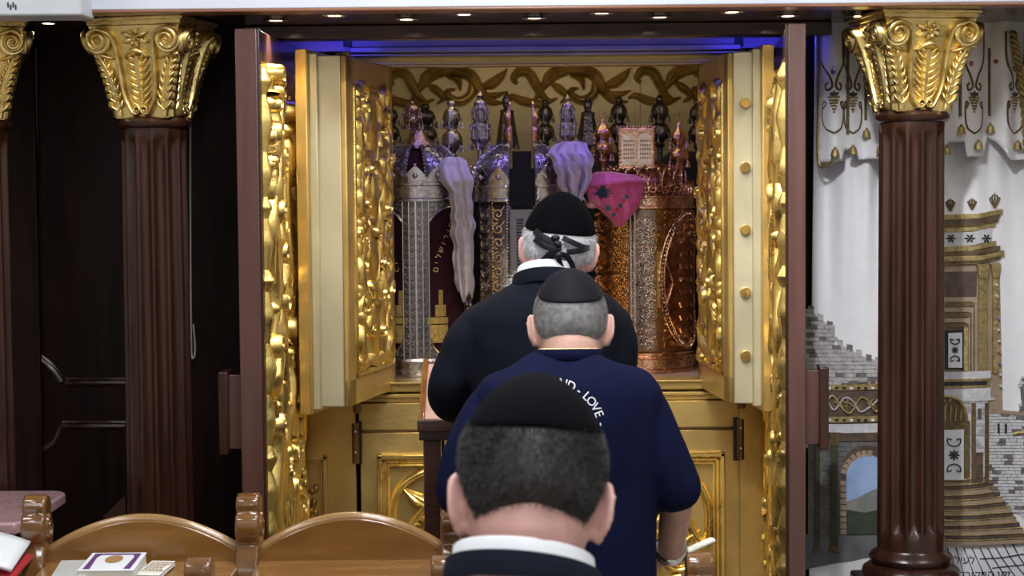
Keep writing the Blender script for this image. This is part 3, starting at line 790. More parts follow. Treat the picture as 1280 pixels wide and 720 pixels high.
# thick inner safe doors
def safe_door(hx, fx, label, s, bolts, outx):
    """hx: hinge x at OY; fx: front inner corner x at Y 4.75; s=+1 carved face looks to +x (left door)"""
    Yf = 4.75
    ang = math.atan2(fx - hx, OY - Yf)
    Ln = (OY - Yf) / math.cos(ang)
    zb, zt_ = 1.291, at(428, 69, Yf).z
    t = thing('safe_door', label, 'door', (hx, OY, zb), ang, group='thick golden safe doors')
    H = zt_ - zb
    th = abs(outx) # full thickness
    n0, n1 = 0.0, -s * (th - 0.033)
    # plug body with chamfered free end (plan polygon) 
    e = 0.012
    poly = [(0.0, 0.0), (0.0, -Ln), (n1, -Ln - e), (n1, 0.0)]
    MB().prism(poly, lambda u, v, h: (u, v, h), 0, H).build('plug', MAT['gold_pale'], t, bevel=0.003)
    # step strips on the edge
    MB().prism([(n1 + s * 0.022, -Ln - e + 0.004), (n1 + s * 0.022, -Ln - e - 0.010), (n1 - s * 0.001, -Ln - e - 0.012), (n1 - s * 0.001, -Ln)], lambda u, v, h: (u, v, h), -0.006, H + 0.006).build('edge_step', MAT['gold_pale'], t, bevel=0.003)
    # outer slab
    MB().bx(min(n1, n1 - s * 0.033), max(n1, n1 - s * 0.033), -Ln - 0.042, 0.0, -0.018, H + 0.016).build('slab', MAT['gold_paint'], t, bevel=0.003)
    # inner face frame
    f = MB(); w = 0.040; y0, y1 = -Ln, -0.005; zz0, zz1 = 0.0, H; k = s * 0.016
    wr_ = 0.075
    for q in ((y0, y0 + w * 1.5, zz0, zz1), (y1 - w * 0.8, y1, zz0, zz1), (y0, y1, zz0, zz0 + wr_), (y0, y1, zz1 - wr_, zz1)):
        f.bx(min(0, k), max(0, k), q[0], q[1], q[2], q[3])
    f.build('face_frame', MAT['gold_paint'], t, bevel=0.004)
    f = MB(); a0_, a1_ = y0 + w * 1.5, y1 - w * 0.8; b0_, b1_ = zz0 + wr_, zz1 - wr_; q_ = 0.014; k = s * 0.022
    for q in ((a0_, a0_ + q_, b0_, b1_), (a1_ - q_, a1_, b0_, b1_), (a0_, a1_, b0_, b0_ + q_), (a0_, a1_, b1_ - q_, b1_)):
        f.bx(min(0, k), max(0, k), q[0], q[1], q[2], q[3])
    f.build('face_moulding', MAT['gold_leaf'], t, bevel=0.004)
    W = a1_ - a0_ - 2 * q_
    mp = plane_map((0, (a0_ + a1_) / 2, b0_ + q_), (0, 1, 0), (0, 0, 1), (s, 0, 0))
    g = MB(); carve_vine(g, mp, W, b1_ - b0_ - 2 * q_, 21 if s > 0 else 34, 0.030, 4)
    carve_drips(g, mp, W, b1_ - b0_ - 2 * q_, 40 + int(s), 46, .030, .022, .24)
    MB().bx(min(0, s * .004), max(0, s * .004), a0_, a1_, b0_, b1_).build('carving_ground', MAT['gold_leaf'], t)
    g.build('vine_carving', MAT['gold_leaf'], t, label='gilded vine relief')
    if bolts:
        for y in bolts:
            z = at(931, y, Yf).z - zb
            u = n1 * 0.42
            o = MB().lathe([(0.0, 0.016), (0.0125, 0.016), (0.014, 0.013), (0.014, -0.01)], 20).build('lock_bolt', MAT['brass_bolt'], t)
            o.rotation_euler = (PI / 2, 0, 0); o.location = (u, -Ln - e * 0.42, z)
    return t
safe_door(at(487, 300, OY).x, at(428, 300, 4.75).x, 'left safe door standing open, pale stepped edge without bolts', 1, None, at(428, 300, 4.72).x - at(375, 300, 4.72).x)
safe_door(at(879, 300, OY).x, at(917, 300, 4.75).x, 'right safe door standing open, brass lock bolts along its edge', -1, [129, 209, 287, 365, 444], at(965, 300, 4.72).x - at(917, 300, 4.72).x)

# blue strip lights : above the ark niche and inside the safe
t = thing('led_strip', 'blue strip light above the ark niche', 'lamp', (xm, 4.90, SZ - 0.002))
MB().bx(-0.66, 0.66, -0.006, 0.006, -0.004, 0.0).build('strip', MAT['led_blue'], t)
for dx, pw in ((-0.62, 0.24), (0, 0.015), (0.62, 0.24)):
    area('led_blue_light', (xm + dx, 4.90, SZ - 0.008), 0.22 if dx else 0.9, pw, (0.06, 0.05, 1.0), (math.radians(35), 0, 0), sy=0.02)
t = thing('led_strip', 'violet strip light behind the beam inside the safe', 'lamp', (xm, OY + 0.05, ZT + 0.06))
MB().bx(-0.42, 0.42, -0.006, 0.006, -0.004, 0.0).build('strip', MAT['led_blue'], t)
area('added_warm_light', (xm, OY + .22, ZT + .085), 0.85, 0.7, (1.0, 0.86, 0.55), (math.radians(40), 0, 0), sy=0.02)  # added warm lamp, lifts the dim back wall behind the finials
t = thing('led_strip', 'added warm strip brightening the back wall of the safe', 'lamp', (xm, OY + 0.22, ZT + 0.092))
MB().bx(-0.42, 0.42, -0.006, 0.006, 0.0, 0.006).build('strip', MAT['spot_ring'], t)
area('led_inner_light', (xm, OY + 0.05, ZT + 0.052), 0.85, 0.8, (0.34, 0.26, 1.0), (math.radians(-4), 0, 0), sy=0.02, spread=math.radians(120))

# added ceiling spotlight out of view, put in to brighten the curtain
sp, tgt = Vector((0.25, 2.3, 3.16)), Vector((1.16, 4.95, 1.42))
dr = (tgt - sp).normalized()
t = thing('added_spotlight', 'added white ceiling spotlight brightening the ark curtain', 'lamp', tuple(sp + Vector((0, 0, .14))))
MB().tube([tuple(sp + Vector((0, 0, .14))), tuple(sp)], .012, n=10).build('stem', MAT['white_box'], t, world=True)
MB().tube([tuple(sp - dr * .07), tuple(sp + dr * .06)], [.040, .055], n=20).build('housing', MAT['white_box'], t, world=True, bevel=.004)
MB().tube([tuple(sp + dr * .058), tuple(sp + dr * .064)], .046, n=20).build('lens', MAT['spot_glow'], t, world=True)
d = bpy.data.lights.new('added_curtain_spot', 'SPOT'); d.energy = 190; d.spot_size = math.radians(27); d.spot_blend = 0.8; d.shadow_soft_size = 0.05; d.color = (0.94, 0.965, 1.0)
o = bpy.data.objects.new('added_curtain_spot', d); o.location = sp + dr * .075; o.rotation_euler = dr.to_track_quat('-Z', 'Y').to_euler()
COL.objects.link(o)
# ------------------------------------------------------------------ torah scroll cases
mat('silver', (0.60, 0.58, 0.60), 0.26, 1.0, var=0.12, vscale=40, rvar=0.1)
mat('silver_chased', (0.50, 0.47, 0.48), 0.26, 1.0, var=0.12, vscale=70, rvar=0.1, bump=0.10, bscale=150, btype='NOISE', bdist=0.003)
mat('silver_warm', (0.50, 0.44, 0.39), 0.26, 1.0, var=0.12, vscale=60, rvar=0.1, bump=0.08, bscale=150, btype='NOISE', bdist=0.003)
mat('silver_dark', (0.17, 0.15, 0.16), 0.32, 1.0, var=0.4, vscale=50, rvar=0.1, bump=0.4, bscale=110)
mat('bronze', (0.42, 0.30, 0.24), 0.3, 1.0, var=0.3, vscale=50, rvar=0.1, bump=0.4, bscale=110)
mat('copper', (0.62, 0.36, 0.24), 0.24, 1.0, var=0.3, vscale=40, rvar=0.08, bump=0.3, bscale=90)
mat('copper_chased', (0.78, 0.50, 0.26), 0.22, 1.0, var=0.15, vscale=60, rvar=0.1, bump=0.10, bscale=150, btype='NOISE', bdist=0.003)
mat('copper_dark', (0.30, 0.13, 0.075), 0.3, 1.0, var=0.2, vscale=50, rvar=0.1, bump=0.4, bscale=130, btype='NOISE', bdist=0.004)
mat('rose_silver_chased', (0.66, 0.54, 0.48), 0.24, 1.0, var=0.12, vscale=60, rvar=0.1, bump=0.08, bscale=150, btype='NOISE', bdist=0.003)
mat('letter_gold', (0.80, 0.58, 0.20), 0.45, 0.3)
mat('velvet_maroon', (0.026, 0.004, 0.009), 0.85, spec=0.2, sheen=0.06, var=0.2, vscale=30)
mat('velvet_black', (0.008, 0.006, 0.009), 0.7, sheen=0.2)
mat('embroidery_gold', (0.42, 0.29, 0.085), 0.45, 0.6, var=0.2, vscale=90, bump=0.4, bscale=300)
mat('parchment', (0.62, 0.58, 0.55), 0.7, var=0.05, vscale=10)
mat('ink', (0.02, 0.018, 0.02), 0.6)
mat('case_wood', (0.10, 0.045, 0.03), 0.4, col2=(0.06, 0.03, 0.02))

mat('silver_ground', (0.17, 0.16, 0.17), 0.42, 1.0, var=0.15, vscale=60)
mat('silver_ground_warm', (0.19, 0.155, 0.13), 0.42, 1.0, var=0.15, vscale=60)
mat('silver_relief', (0.72, 0.70, 0.71), 0.24, 1.0)
mat('silver_relief_warm', (0.72, 0.64, 0.56), 0.24, 1.0)
mat('copper_ground', (0.30, 0.16, 0.07), 0.4, 1.0, var=0.2, vscale=50)
mat('copper_relief', (0.86, 0.57, 0.33), 0.22, 1.0)
mat('rose_ground', (0.30, 0.21, 0.17), 0.4, 1.0, var=0.15, vscale=50)
mat('rose_relief', (0.86, 0.72, 0.64), 0.2, 1.0)
def filigree(g, mapf, u0, u1, vlo, vhi, pitch, h, seed):
    """chased curls, leaves and buds scattered over a patch"""
    rr = random.Random(seed); nu = max(1, int((u1 - u0) / pitch))
    for i in range(nu):
        uc = u0 + (i + .5) * (u1 - u0) / nu; lo, hi = vlo((i + .5) / nu), vhi((i + .5) / nu)
        nv = int((hi - lo) / pitch)
        for j in range(nv):
            p = (uc + rr.uniform(-.15, .15) * pitch, lo + (j + .5) * (hi - lo) / nv + (pitch * .25 if i % 2 else 0) * (j < nv - 1))
            d = 1 if (i + j) % 2 else -1
            g.stroke(spiral(p, pitch * .44, pitch * .10, rr.random() * 6.28, d * 1.25, 11), pitch * .10, [h, h * 1.2], mapf, n=11, k=4)
            a = rr.random() * 6.28
            g.stroke([p, (p[0] + pitch * .35 * math.cos(a), p[1] + pitch * .35 * math.sin(a)), (p[0] + pitch * .6 * math.cos(a + .6), p[1] + pitch * .6 * math.sin(a + .6))], [pitch * .04, pitch * .13, pitch * .03], h, mapf, n=6, k=4)
            if rr.random() < .5: g.dome(p, pitch * .12, h * 1.5, mapf, n=6, m=2)
def lathe_map(c, prof):
    P = np.array(prof); Lc = np.concatenate([[0], np.cumsum(np.linalg.norm(np.diff(P, axis=0), axis=1))])
    rm = P[:, 0].max()
    def f(u, v, h):
        r = np.interp(v, Lc, P[:, 0]) + h; z = np.interp(v, Lc, P[:, 1]) + h * .4
        return (c[0] + r * math.cos(u / rm), c[1] + r * math.sin(u / rm), z)
    return f, rm, Lc[-1]
def zof(y, Y): return at(640, y, Y).z
def cyl_grid(g, c, R, a0, a1, vlo, vhi, z0, off=0.0, nu=14, nv=2):
    """patch of a cylinder wall between angles, from vlo(u) to vhi(u), u in 0..1; closed slab 4 mm thick"""
    def f(o): 
        def fn(u, v):
            a = a0 + (a1 - a0) * u; l, h_ = vlo(u), vhi(u)
            r = R + o
            return (c[0] + r * math.cos(a), c[1] + r * math.sin(a), z0 + l + (h_ - l) * v)
        return fn
    A = [[f(off)(i / (nu - 1), j / (nv - 1)) for i in range(nu)] for j in range(nv)]
    B = [[f(off - 0.006)(i / (nu - 1), j / (nv - 1)) for i in range(nu)] for j in range(nv)]
    vs = [p for r in A for p in r] + [p for r in B for p in r]; fs = []; N = nu * nv
    for j in range(nv - 1):
        for i in range(nu - 1):
            q = (j * nu + i, j * nu + i + 1, (j + 1) * nu + i + 1, (j + 1) * nu + i)
            fs.append(q); fs.append(tuple(N + k for k in q[::-1]))
    edge = [i for i in range(nu)] + [j * nu + nu - 1 for j in range(1, nv)] + [(nv - 1) * nu + i for i in range(nu - 2, -1, -1)] + [j * nu for j in range(nv - 2, 0, -1)]
    for k in range(len(edge)):
        a, b = edge[k], edge[(k + 1) % len(edge)]
        fs.append((a, N + a, N + b, b))
    return g.add(vs, fs)
K = lambda v: (lambda u: v)
FR = -PI / 2                                   # angle of the side that faces the room
def beads(g, pts, r, n=6):
    for p in pts: g.ball(p, r, n=n, m=4)
def ring_beads(g, c, R, z, r, n, a0=0, a1=2 * PI):
    for k in range(n):
        a = a0 + (a1 - a0) * (k + .5) / n
        g.ball((c[0] + R * math.cos(a), c[1] + R * math.sin(a), z), r, n=6, m=4)
def scroll_strip(g, mapf, u0, w, v0, v1, h=0.006, pitch=0.045, seed=1):
    """running leaf scroll up a narrow strip"""
    n = int((v1 - v0) / pitch); d = 1
    for k in range(n):
        v = v0 + (k + .5) * (v1 - v0) / n
        g.stroke(spiral((u0, v), w * 0.42, w * 0.08, PI / 2 * d, d * 1.3, 14), [w * .11, w * .08], [h, h * 1.2], mapf, n=14, k=4)
        for s in (-1, 1):
            g.stroke([(u0 + s * w * .1, v + pitch * .2), (u0 + s * w * .32, v + pitch * .38), (u0 + s * w * .42, v + pitch * .62)], [w * .03, w * .10, w * .02], h, mapf, n=6, k=4)
        g.dome((u0, v), w * .09, h * 1.5, mapf, n=6, m=2)
        d = -d
def gable_ring(g, c, R, z, h, n, a0, a1, off=0.006):
    for k in range(n):
        b0, b1 = a0 + (a1 - a0) * k / n, a0 + (a1 - a0) * (k + 1) / n
        pk = lambda u: h * (0.25 + 0.75 * (1 - abs(2 * u - 1)) ** 0.7)
        cyl_grid(g, c, R, b0, b1, K(-0.004), pk, z, off, nu=9)
        a = (b0 + b1) / 2
        g.ball((c[0] + (R + off) * math.cos(a), c[1] + (R + off) * math.sin(a), z + h * 1.04), 0.0045, n=6, m=4)
        g.ball((c[0] + (R + off) * math.cos(a), c[1] + (R + off) * math.sin(a), z + h * 0.42), 0.009, n=8, m=5)

# ---- case one : silver with maroon velvet windows
Y1 = 5.445; c1 = at(520, 300, 5.30)
R1 = 0.150
t1 = thing('torah_case', 'silver scroll case with maroon velvet windows and gold lettering', 'scroll case', (c1.x, Y1, ZS))
H1 = zof(250, 5.29) - ZS
MB().lathe([(0.10, 0.0), (R1, 0.004), (R1, H1 + 0.02), (0.0, H1 + 0.022)], 64).build('velvet_body', MAT['velvet_maroon'], t1)
g = MB()
g.lathe([(R1 + .004, 0), (R1 + .016, 0.002), (R1 + .016, .008), (R1 + .009, .012), (R1 + .009, .045), (R1 + .014, .049), (R1 + .010, .056), (R1 + .002, .058)], 72)
g.build('base_band', MAT['silver_chased'], t1)
MB().lathe([(R1 - .02, -0.0), (R1 + .012, -0.0), (R1 + .012, .0035), (R1 - .02, .0035)], 60).build('foot_ring', MAT['copper_dark'], t1)
hw = 0.038
mp1 = cyl_map((0, 0), R1 + 0.006, FR, 0)
for s in (-1, 1):
    g = MB(); d = s * hw / R1
    a0, a1 = FR + s * 0.002, FR + d
    cyl_grid(g, (0, 0), R1, min(a0, a1), max(a0, a1), K(0.05), K(H1), 0, 0.008, nu=8)
    rl = MB(); cm1 = cyl_map((0, 0), R1 + .008, FR, 0)
    scroll_strip(rl, cm1, s * hw * 0.28, hw * .46, 0.07, H1 - .02, h=.006, pitch=.022)
    scroll_strip(rl, cm1, s * hw * 0.74, hw * .46, 0.07, H1 - .02, h=.006, pitch=.022)
    for u in (0.03, 0.51, 0.98):
        a = FR + d * u
        rl.tube([((R1 + .009) * math.cos(a), (R1 + .009) * math.sin(a), 0.056), ((R1 + .009) * math.cos(a), (R1 + .009) * math.sin(a), H1)], 0.0022, n=6)
    # cusped spandrels top and bottom
    b0, b1 = FR + d, FR + s * 1.18
    top = lambda u, s=s: H1 - 0.075 + 0.055 * math.sin(PI * min(1, max(0, u)))**.6 if 0.0 < u < 1 else H1 - 0.075
    bot = lambda u, s=s: 0.058 + 0.075 * (1 - math.sin(PI * u) ** .5)
    lo, hi = (b0, b1) if b0 < b1 else (b1, b0)
    cyl_grid(g, (0, 0), R1, lo, hi, top, K(H1), 0, 0.008, nu=22)
    cyl_grid(g, (0, 0), R1, lo, hi, K(0.05), bot, 0, 0.008, nu=22)
    b0, b1 = FR + s * 1.18, FR + s * 1.75
    cyl_grid(g, (0, 0), R1, min(b0, b1), max(b0, b1), K(0.05), K(H1), 0, 0.008, nu=10)
    fo = g.build('silver_frame', MAT['silver_ground'], t1)
    ua, ub = sorted((d * R1, s * 1.18 * R1))
    tf = (lambda q: top(q)) if s > 0 else (lambda q: top(1 - q))
    bf = (lambda q: bot(q)) if s > 0 else (lambda q: bot(1 - q))
    filigree(rl, cm1, ua, ub, lambda q: tf(q) + .004, lambda q: H1 - .004, .014, .005, 3)
    filigree(rl, cm1, ua, ub, lambda q: .06, lambda q: bf(q) - .002, .014, .005, 4)
    uc_, ud_ = sorted((s * 1.18 * R1, s * 1.75 * R1)); filigree(rl, cm1, uc_ + .006, ud_, lambda q: .06, lambda q: H1 - .01, .024, .006, 5)
    rl.tube([cm1(s * (hw + (1.18 * R1 - hw) * q), top(q), .003) for q in np.linspace(.03, .97, 30)], .003, n=6)
    rl.tube([cm1(s * (hw + (1.18 * R1 - hw) * q), bot(q), .003) for q in np.linspace(.03, .97, 30)], .003, n=6)
    rl.build('chased_relief', MAT['silver_relief'], fo)
# lettering on the velvet
letters = MB(); ml = cyl_map((0, 0), R1 + 0.002, FR, 0)
word = 'מירושלים'
def pxu(x): return math.asin(max(-.99, min(.99, (at(x, 300, 5.31).x - c1.x) / R1))) * (R1 + .002)
path = cat([(pxu(563), zof(282, 5.3) - ZS), (pxu(556), zof(300, 5.3) - ZS), (pxu(549), zof(318, 5.3) - ZS), (pxu(544.5), zof(337, 5.3) - ZS)], len(word))
for ch, p, q in zip(word, path, range(len(word))):
    d = path[min(q + 1, len(path) - 1)] - path[max(q - 1, 0)]
    a = math.atan2(-d[1], -d[0])
    text_on(letters, ch, 0.025, ml, p[0] + .006, p[1], 0.001, a)
word = 'כי מציון'
path = cat([(pxu(496), zof(337, 5.3) - ZS), (pxu(492), zof(318, 5.3) - ZS), (pxu(486), zof(300, 5.3) - ZS), (pxu(480), zof(284, 5.3) - ZS)], len(word))
for ch, p, q in zip(word, path, range(len(word))):
    if ch == ' ': continue
    d = path[min(q + 1, len(path) - 1)] - path[max(q - 1, 0)]
    text_on(letters, ch, 0.024, ml, p[0] - .006, p[1], 0.001, math.atan2(-d[1], -d[0]))
letters.build('lettering', MAT['letter_gold'], t1, angle=0, fix=False, label='gold Hebrew lettering')
for s in (-1, 1):
    # gold embroidered tower on each velvet window
    g = MB(); mm = cyl_map((0, 0), R1 + .001, FR + s * 0.40, 0)
    def bl(u0, u1, v0, v1, h):
        n = 5
        for k in range(n - 1):
            ua, ub = u0 + (u1 - u0) * k / (n - 1), u0 + (u1 - u0) * (k + 1) / (n - 1)
            g.prism([(ua, v0), (ub, v0), (ub, v1), (ua, v1)], mm, 0, h)
    vb = zof(428, 5.3) - ZS
    bl(-.03, .035, vb, vb + .055, .006); bl(-.03, .035, vb + .058, vb + .078, .008); bl(-.005, .03, vb + .08, vb + .115, .005); bl(.006, .020, vb + .115, vb + .16, .006)
    g.build('embroidered_tower', MAT['embroidery_gold'], t1, bevel=0.001)
# crown band, gables, split dome
g = MB()
zb = H1
g.lathe([(R1 + .002, zb - .004), (R1 + .014, zb - .001), (R1 + .014, zb + .005), (R1 + .008, zb + .008), (R1 + .008, zb + .044), (R1 + .013, zb + .047), (R1 + .013, zb + .053), (R1 + .004, zb + .056), (R1 - .02, zb + .056)], 72)
g.build('crown_band', MAT['silver_chased'], t1)
g = MB(); text_on(g, 'לזכר נשמת', 0.040, cyl_map((0, 0), R1 + .009, FR, 0), 0.0, zb + .013, .0015, heb=True)
g.build('band_lettering', MAT['silver'], t1, angle=0, fix=False)
g = MB(); gable_ring(g, (0, 0), R1, zb + .054, 0.052, 14, 0, 2 * PI); g.build('gable', MAT['silver_chased'], t1)
zd = zb + .05; zt1 = zof(180, Y1) - ZS
for s in (-1, 1):
    g = MB()
    prof = [(R1 - .006, zd), (R1 - .010, zd + .03), (R1 - .035, zd + .075), (R1 - .075, zd + .115), (.052, zt1 - .012), (.040, zt1)]
    a0, a1 = (FR + 0.22, FR + PI - .22) if s > 0 else (FR - PI + .22, FR - .22)
    g.lathe([tuple(p) for p in cat(prof, 16)], 30, a0=a0, a1=a1)
    for e in (a0, a1):
        for r, z in cat(prof, 22): g.ball((r * math.cos(e), r * math.sin(e), z), .0042, n=6, m=4)
    dh = g.build('dome_half', MAT['silver_ground'], t1, solid=0.003)
    g = MB(); lm, rm, Lm = lathe_map((0, 0), cat(prof, 30))
    filigree(g, lm, a0 * rm + .006, a1 * rm - .006, lambda q: .004, lambda q: Lm - .01, .020, .007, 7)
    g.build('dome_relief', MAT['silver_relief'], dh)
MB().lathe([(R1 - .02, zd), (R1 - .03, zd + .05), (.06, zt1 - .02), (0.0, zt1 - .005)], 32).build('dome_lining', MAT['velvet_maroon'], t1)
MB().lathe([(.056, zt1 - .012), (.052, zt1), (.030, zt1 + .025), (.020, zt1 + .045), (.0, zt1 + .046)], 24).build('dome_cap', MAT['bronze'], t1)

# ---- case two : silver case standing ajar, parchment in the gap
Y2 = 5.43
xA, xB = at(640, 300, Y2).x, at(666, 300, Y2).x
R2 = 0.122
cx2 = (xA + xB) / 2
t2 = thing('torah_case', 'silver scroll case standing ajar with parchment showing in its gap', 'scroll case', (cx2, Y2, ZS))
Hb = zof(250, 5.32) - ZS
def half_case(s):
    cx = (xA if s < 0 else xB) - cx2
    a0, a1 = (PI / 2 + 0.04, 3 * PI / 2 - 0.06) if s < 0 else (-PI / 2 + 0.06, PI / 2 - 0.04)
    body = MB().lathe([(R2, 0.0), (R2, Hb)], 36, c=(cx, 0, 0), a0=a0, a1=a1).build('half_shell', MAT['silver_ground_warm'], t2, solid=0.008)
    g = MB()
    n0 = len(g.v)
    af = 3 * PI / 2 if s < 0 else -PI / 2                     # front edge
    mp = cyl_map((cx, 0), R2 + .002, af, 0, 1)
    w = 0.046
    for k in range(2):
        scroll_strip(g, mp, s * (0.016 + w * (k + .5)), w * .96, 0.075, Hb - 0.02, h=.010, pitch=.042, seed=k)
    for k in range(3):
        u = s * (0.013 + w * k)
        for v in np.linspace(0.06, Hb, 50): g.ball(mp(u, v, .003), .0034, n=5, m=4)
    g.build('scroll_relief', MAT['silver_relief_warm'], body)
    for z0, z1 in ((0.0, .058), (Hb - .006, Hb + .046)):
        g = MB(); g.lathe([(R2 + .002, z0), (R2 + .012, z0 + .002), (R2 + .012, z0 + .008), (R2 + .007, z0 + .010), (R2 + .007, z1 - .010), (R2 + .012, z1 - .008), (R2 + .012, z1 - .002), (R2 + .002, z1)], 36, c=(cx, 0, 0), a0=a0, a1=a1)
        g.build('band', MAT['silver_chased'], body, solid=.003)
    g = MB(); text_on(g, 'תורת משה' if s < 0 else 'לנו צוה', .028, cyl_map((cx, 0), R2 + .008, af + s * 0.62, 0), 0, Hb + .008, .0015, heb=True)
    g.build('band_lettering', MAT['silver'], body, angle=0, fix=False)
    g = MB(); gable_ring(g, (cx, 0), R2, Hb + .044, .056, 6, a0, a1); g.build('gable', MAT['silver_warm'], body)
    zd = Hb + .04; zt = zof(178, Y2) - ZS
    prof = cat([(R2 - .004, zd), (R2 - .006, zd + .04), (R2 - .04, zd + .095), (.045, zt - .02), (.022, zt)], 18)
    g = MB(); g.lathe([tuple(p) for p in prof], 24, c=(cx, 0, 0), a0=a0, a1=a1)
    g.build('dome_half', MAT['silver_ground'], body, solid=.003)
    g = MB(); lm, rm, Lm = lathe_map((cx, 0), prof)
    filigree(g, lm, a0 * rm + .004, a1 * rm - .004, lambda q: .004, lambda q: Lm - .01, .019, .007, 8)
    g.build('dome_relief', MAT['silver_relief'], body)
    # half finial on the tip with its wooden core
    f = cat([(.020, zt - .01), (.024, zt + .03), (.017, zt + .05), (.024, zt + .07), (.012, zt + .095), (.004, zt + .125)], 16)
    MB().lathe([tuple(p) for p in f], 14, c=(cx, 0, 0), a0=a0, a1=a1).build('half_finial', MAT['copper'], body, solid=.004)
    MB().bx(cx - .003 if s > 0 else cx - .004, cx + .004 if s > 0 else cx + .003, -.020, .020, zt - .08, zt + .05).build('wooden_core', MAT['embroidery_gold'], body)
    MB().lathe([(R2 - .006, 0.004), (R2 - .006, Hb + .03), (.05, zt - .04)], 30, c=(cx, 0, 0), a0=a0, a1=a1).build('lining', MAT['case_wood'], body)
for s in (-1, 1): half_case(s)
# parchment rollers and column of text
par = MB()
hp = zof(262, Y2) - ZS
par.grid(14, 2, lambda u, v: (-.062 + .124 * u, .018 + .012 * math.cos((u - .5) * PI), .05 + (hp - .05) * v))
par.tube([(-.060, .03, .02), (-.060, .03, hp + .01)], .026, n=20); par.tube([(.060, .03, .02), (.060, .03, hp + .01)], .026, n=20)
po = par.build('parchment', MAT['parchment'], t2)
ink = MB(); rr = random.Random(9)
for k in range(36):
    v = hp - .035 - k * .0098
    x = -.012
    while x < .010:
        w = rr.uniform(.002, .005); z = v
        ink.add([(x - .006, .0295, z), (x - .006 + w, .0295, z), (x - .006 + w, .0295, z + .0058), (x - .006, .0295, z + .0058)], [(0, 1, 2, 3)]); x += w + rr.uniform(.0008, .0016)
ink = ink.build('text_column', MAT['ink'], po, angle=0); ink.location.y = -.0045; ink['kind'] = 'stuff'
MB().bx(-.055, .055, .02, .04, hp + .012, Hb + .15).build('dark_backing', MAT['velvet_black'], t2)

# ---- case three : large copper case
Y3 = 5.505; c3 = at(805, 300, Y3); R3 = 0.150
t3 = thing('torah_case', 'large copper scroll case with chased oval and tablets on top', 'scroll case', (c3.x, Y3, ZS))
H3 = zof(262, 5.35) - ZS
MB().lathe([(0.1, 0), (R3, .002), (R3, H3), (0, H3 + .002)], 72).build('body', MAT['copper_ground'], t3)
g = MB()
g.lathe([(R3 + .002, 0), (R3 + .014, .001), (R3 + .014, .010), (R3 + .008, .014), (R3 + .008, .042), (R3 + .013, .045), (R3 + .013, .051), (R3 + .006, .054), (R3 + .006, .062), (R3, .066)], 80); g.build('base_band', MAT['copper'], t3)
g = MB(); text_on(g, 'שלום רב לאוהבי תורתך', .036, cyl_map((0, 0), R3 + .009, FR + .30, 0), 0, .018, .0018, heb=True); g.build('base_lettering', MAT['rose_silver_chased'], t3, angle=0, fix=False)
aS = FR - 0.30                                  # the seam looks to the left of the camera
g = MB()
for da in (-.02, .02):
    a = aS + da
    for z in np.linspace(.07, H3, 70): g.ball(((R3 + .004) * math.cos(a), (R3 + .004) * math.sin(a), z), .0032, n=5, m=4)
    g.tube([((R3 + .003) * math.cos(a + da * 1.2), (R3 + .003) * math.sin(a + da * 1.2), .066), ((R3 + .003) * math.cos(a + da * 1.2), (R3 + .003) * math.sin(a + da * 1.2), H3)], .0028, n=6)
g.build('seam_beading', MAT['rose_silver_chased'], t3)
# chased floral strip right of the seam and gilt one left of it
def wavy(a0, a1, name, m_, seed, inset=0.0):
    g = MB()
    lo, hi = min(a0, a1), max(a0, a1)
    cyl_grid(g, (0, 0), R3, lo, hi, K(.07), K(H3 - .004), 0, .005, nu=10)
    gr = g.build(name, MAT['rose_ground' if seed == 2 else 'copper_ground'], t3); g = MB()
    mp = cyl_map((0, 0), R3 + .005, (lo + hi) / 2, 0); W = (hi - lo) * R3
    rr = random.Random(seed); v = .085
    while v < H3 - .03:
        for u in (-.30, 0.02, .32):
            q = (u * W + rr.uniform(-.003, .003), v + rr.uniform(-.006, .006)); d = rr.choice((-1, 1))
            g.stroke(spiral(q, W * .17, W * .03, rr.random() * 6, d * 1.3, 12), W * .05, [.009, .012], mp, n=12, k=4)
            if rr.random() < .8: g.dome((q[0] + rr.uniform(-.008, .008), q[1] + .010), .005, .009, mp, n=6, m=3)
            a = rr.random() * 6
            g.stroke([q, (q[0] + .012 * math.cos(a), q[1] + .012 * math.sin(a)), (q[0] + .016 * math.cos(a + .7), q[1] + .016 * math.sin(a + .7))], [.002, .0042, .001], .008, mp, n=6, k=4)
        v += .021
    g.build('chased_relief', m_, gr)
wavy(aS + .06, aS + .46, 'floral_strip', MAT['rose_relief'], 2)
wavy(aS - .46, aS - .06, 'floral_strip', MAT['copper_relief'], 4)
g = MB(); m3 = cyl_map((0, 0), R3 + .001, FR, 0)
filigree(g, m3, (aS - FR + .62) * R3, 1.45 * R3, lambda q: .075, lambda q: .075 + .11 * (1 - q), .020, .007, 12)
g.build('chased_relief', MAT['copper_relief'], t3); g = MB()
filigree(g, m3, (aS - FR + .48) * R3, 1.45 * R3, lambda q: H3 - .03 - .11 * (1 - q) ** .5, lambda q: H3 - .004, .020, .007, 13)
g.build('chased_relief', MAT['copper_relief'], t3); g = MB()
filigree(g, m3, -1.45 * R3, (aS - FR - .5) * R3, lambda q: .075, lambda q: H3 - .006, .024, .007, 14)
g.build('chased_relief', MAT['copper_relief'], t3)
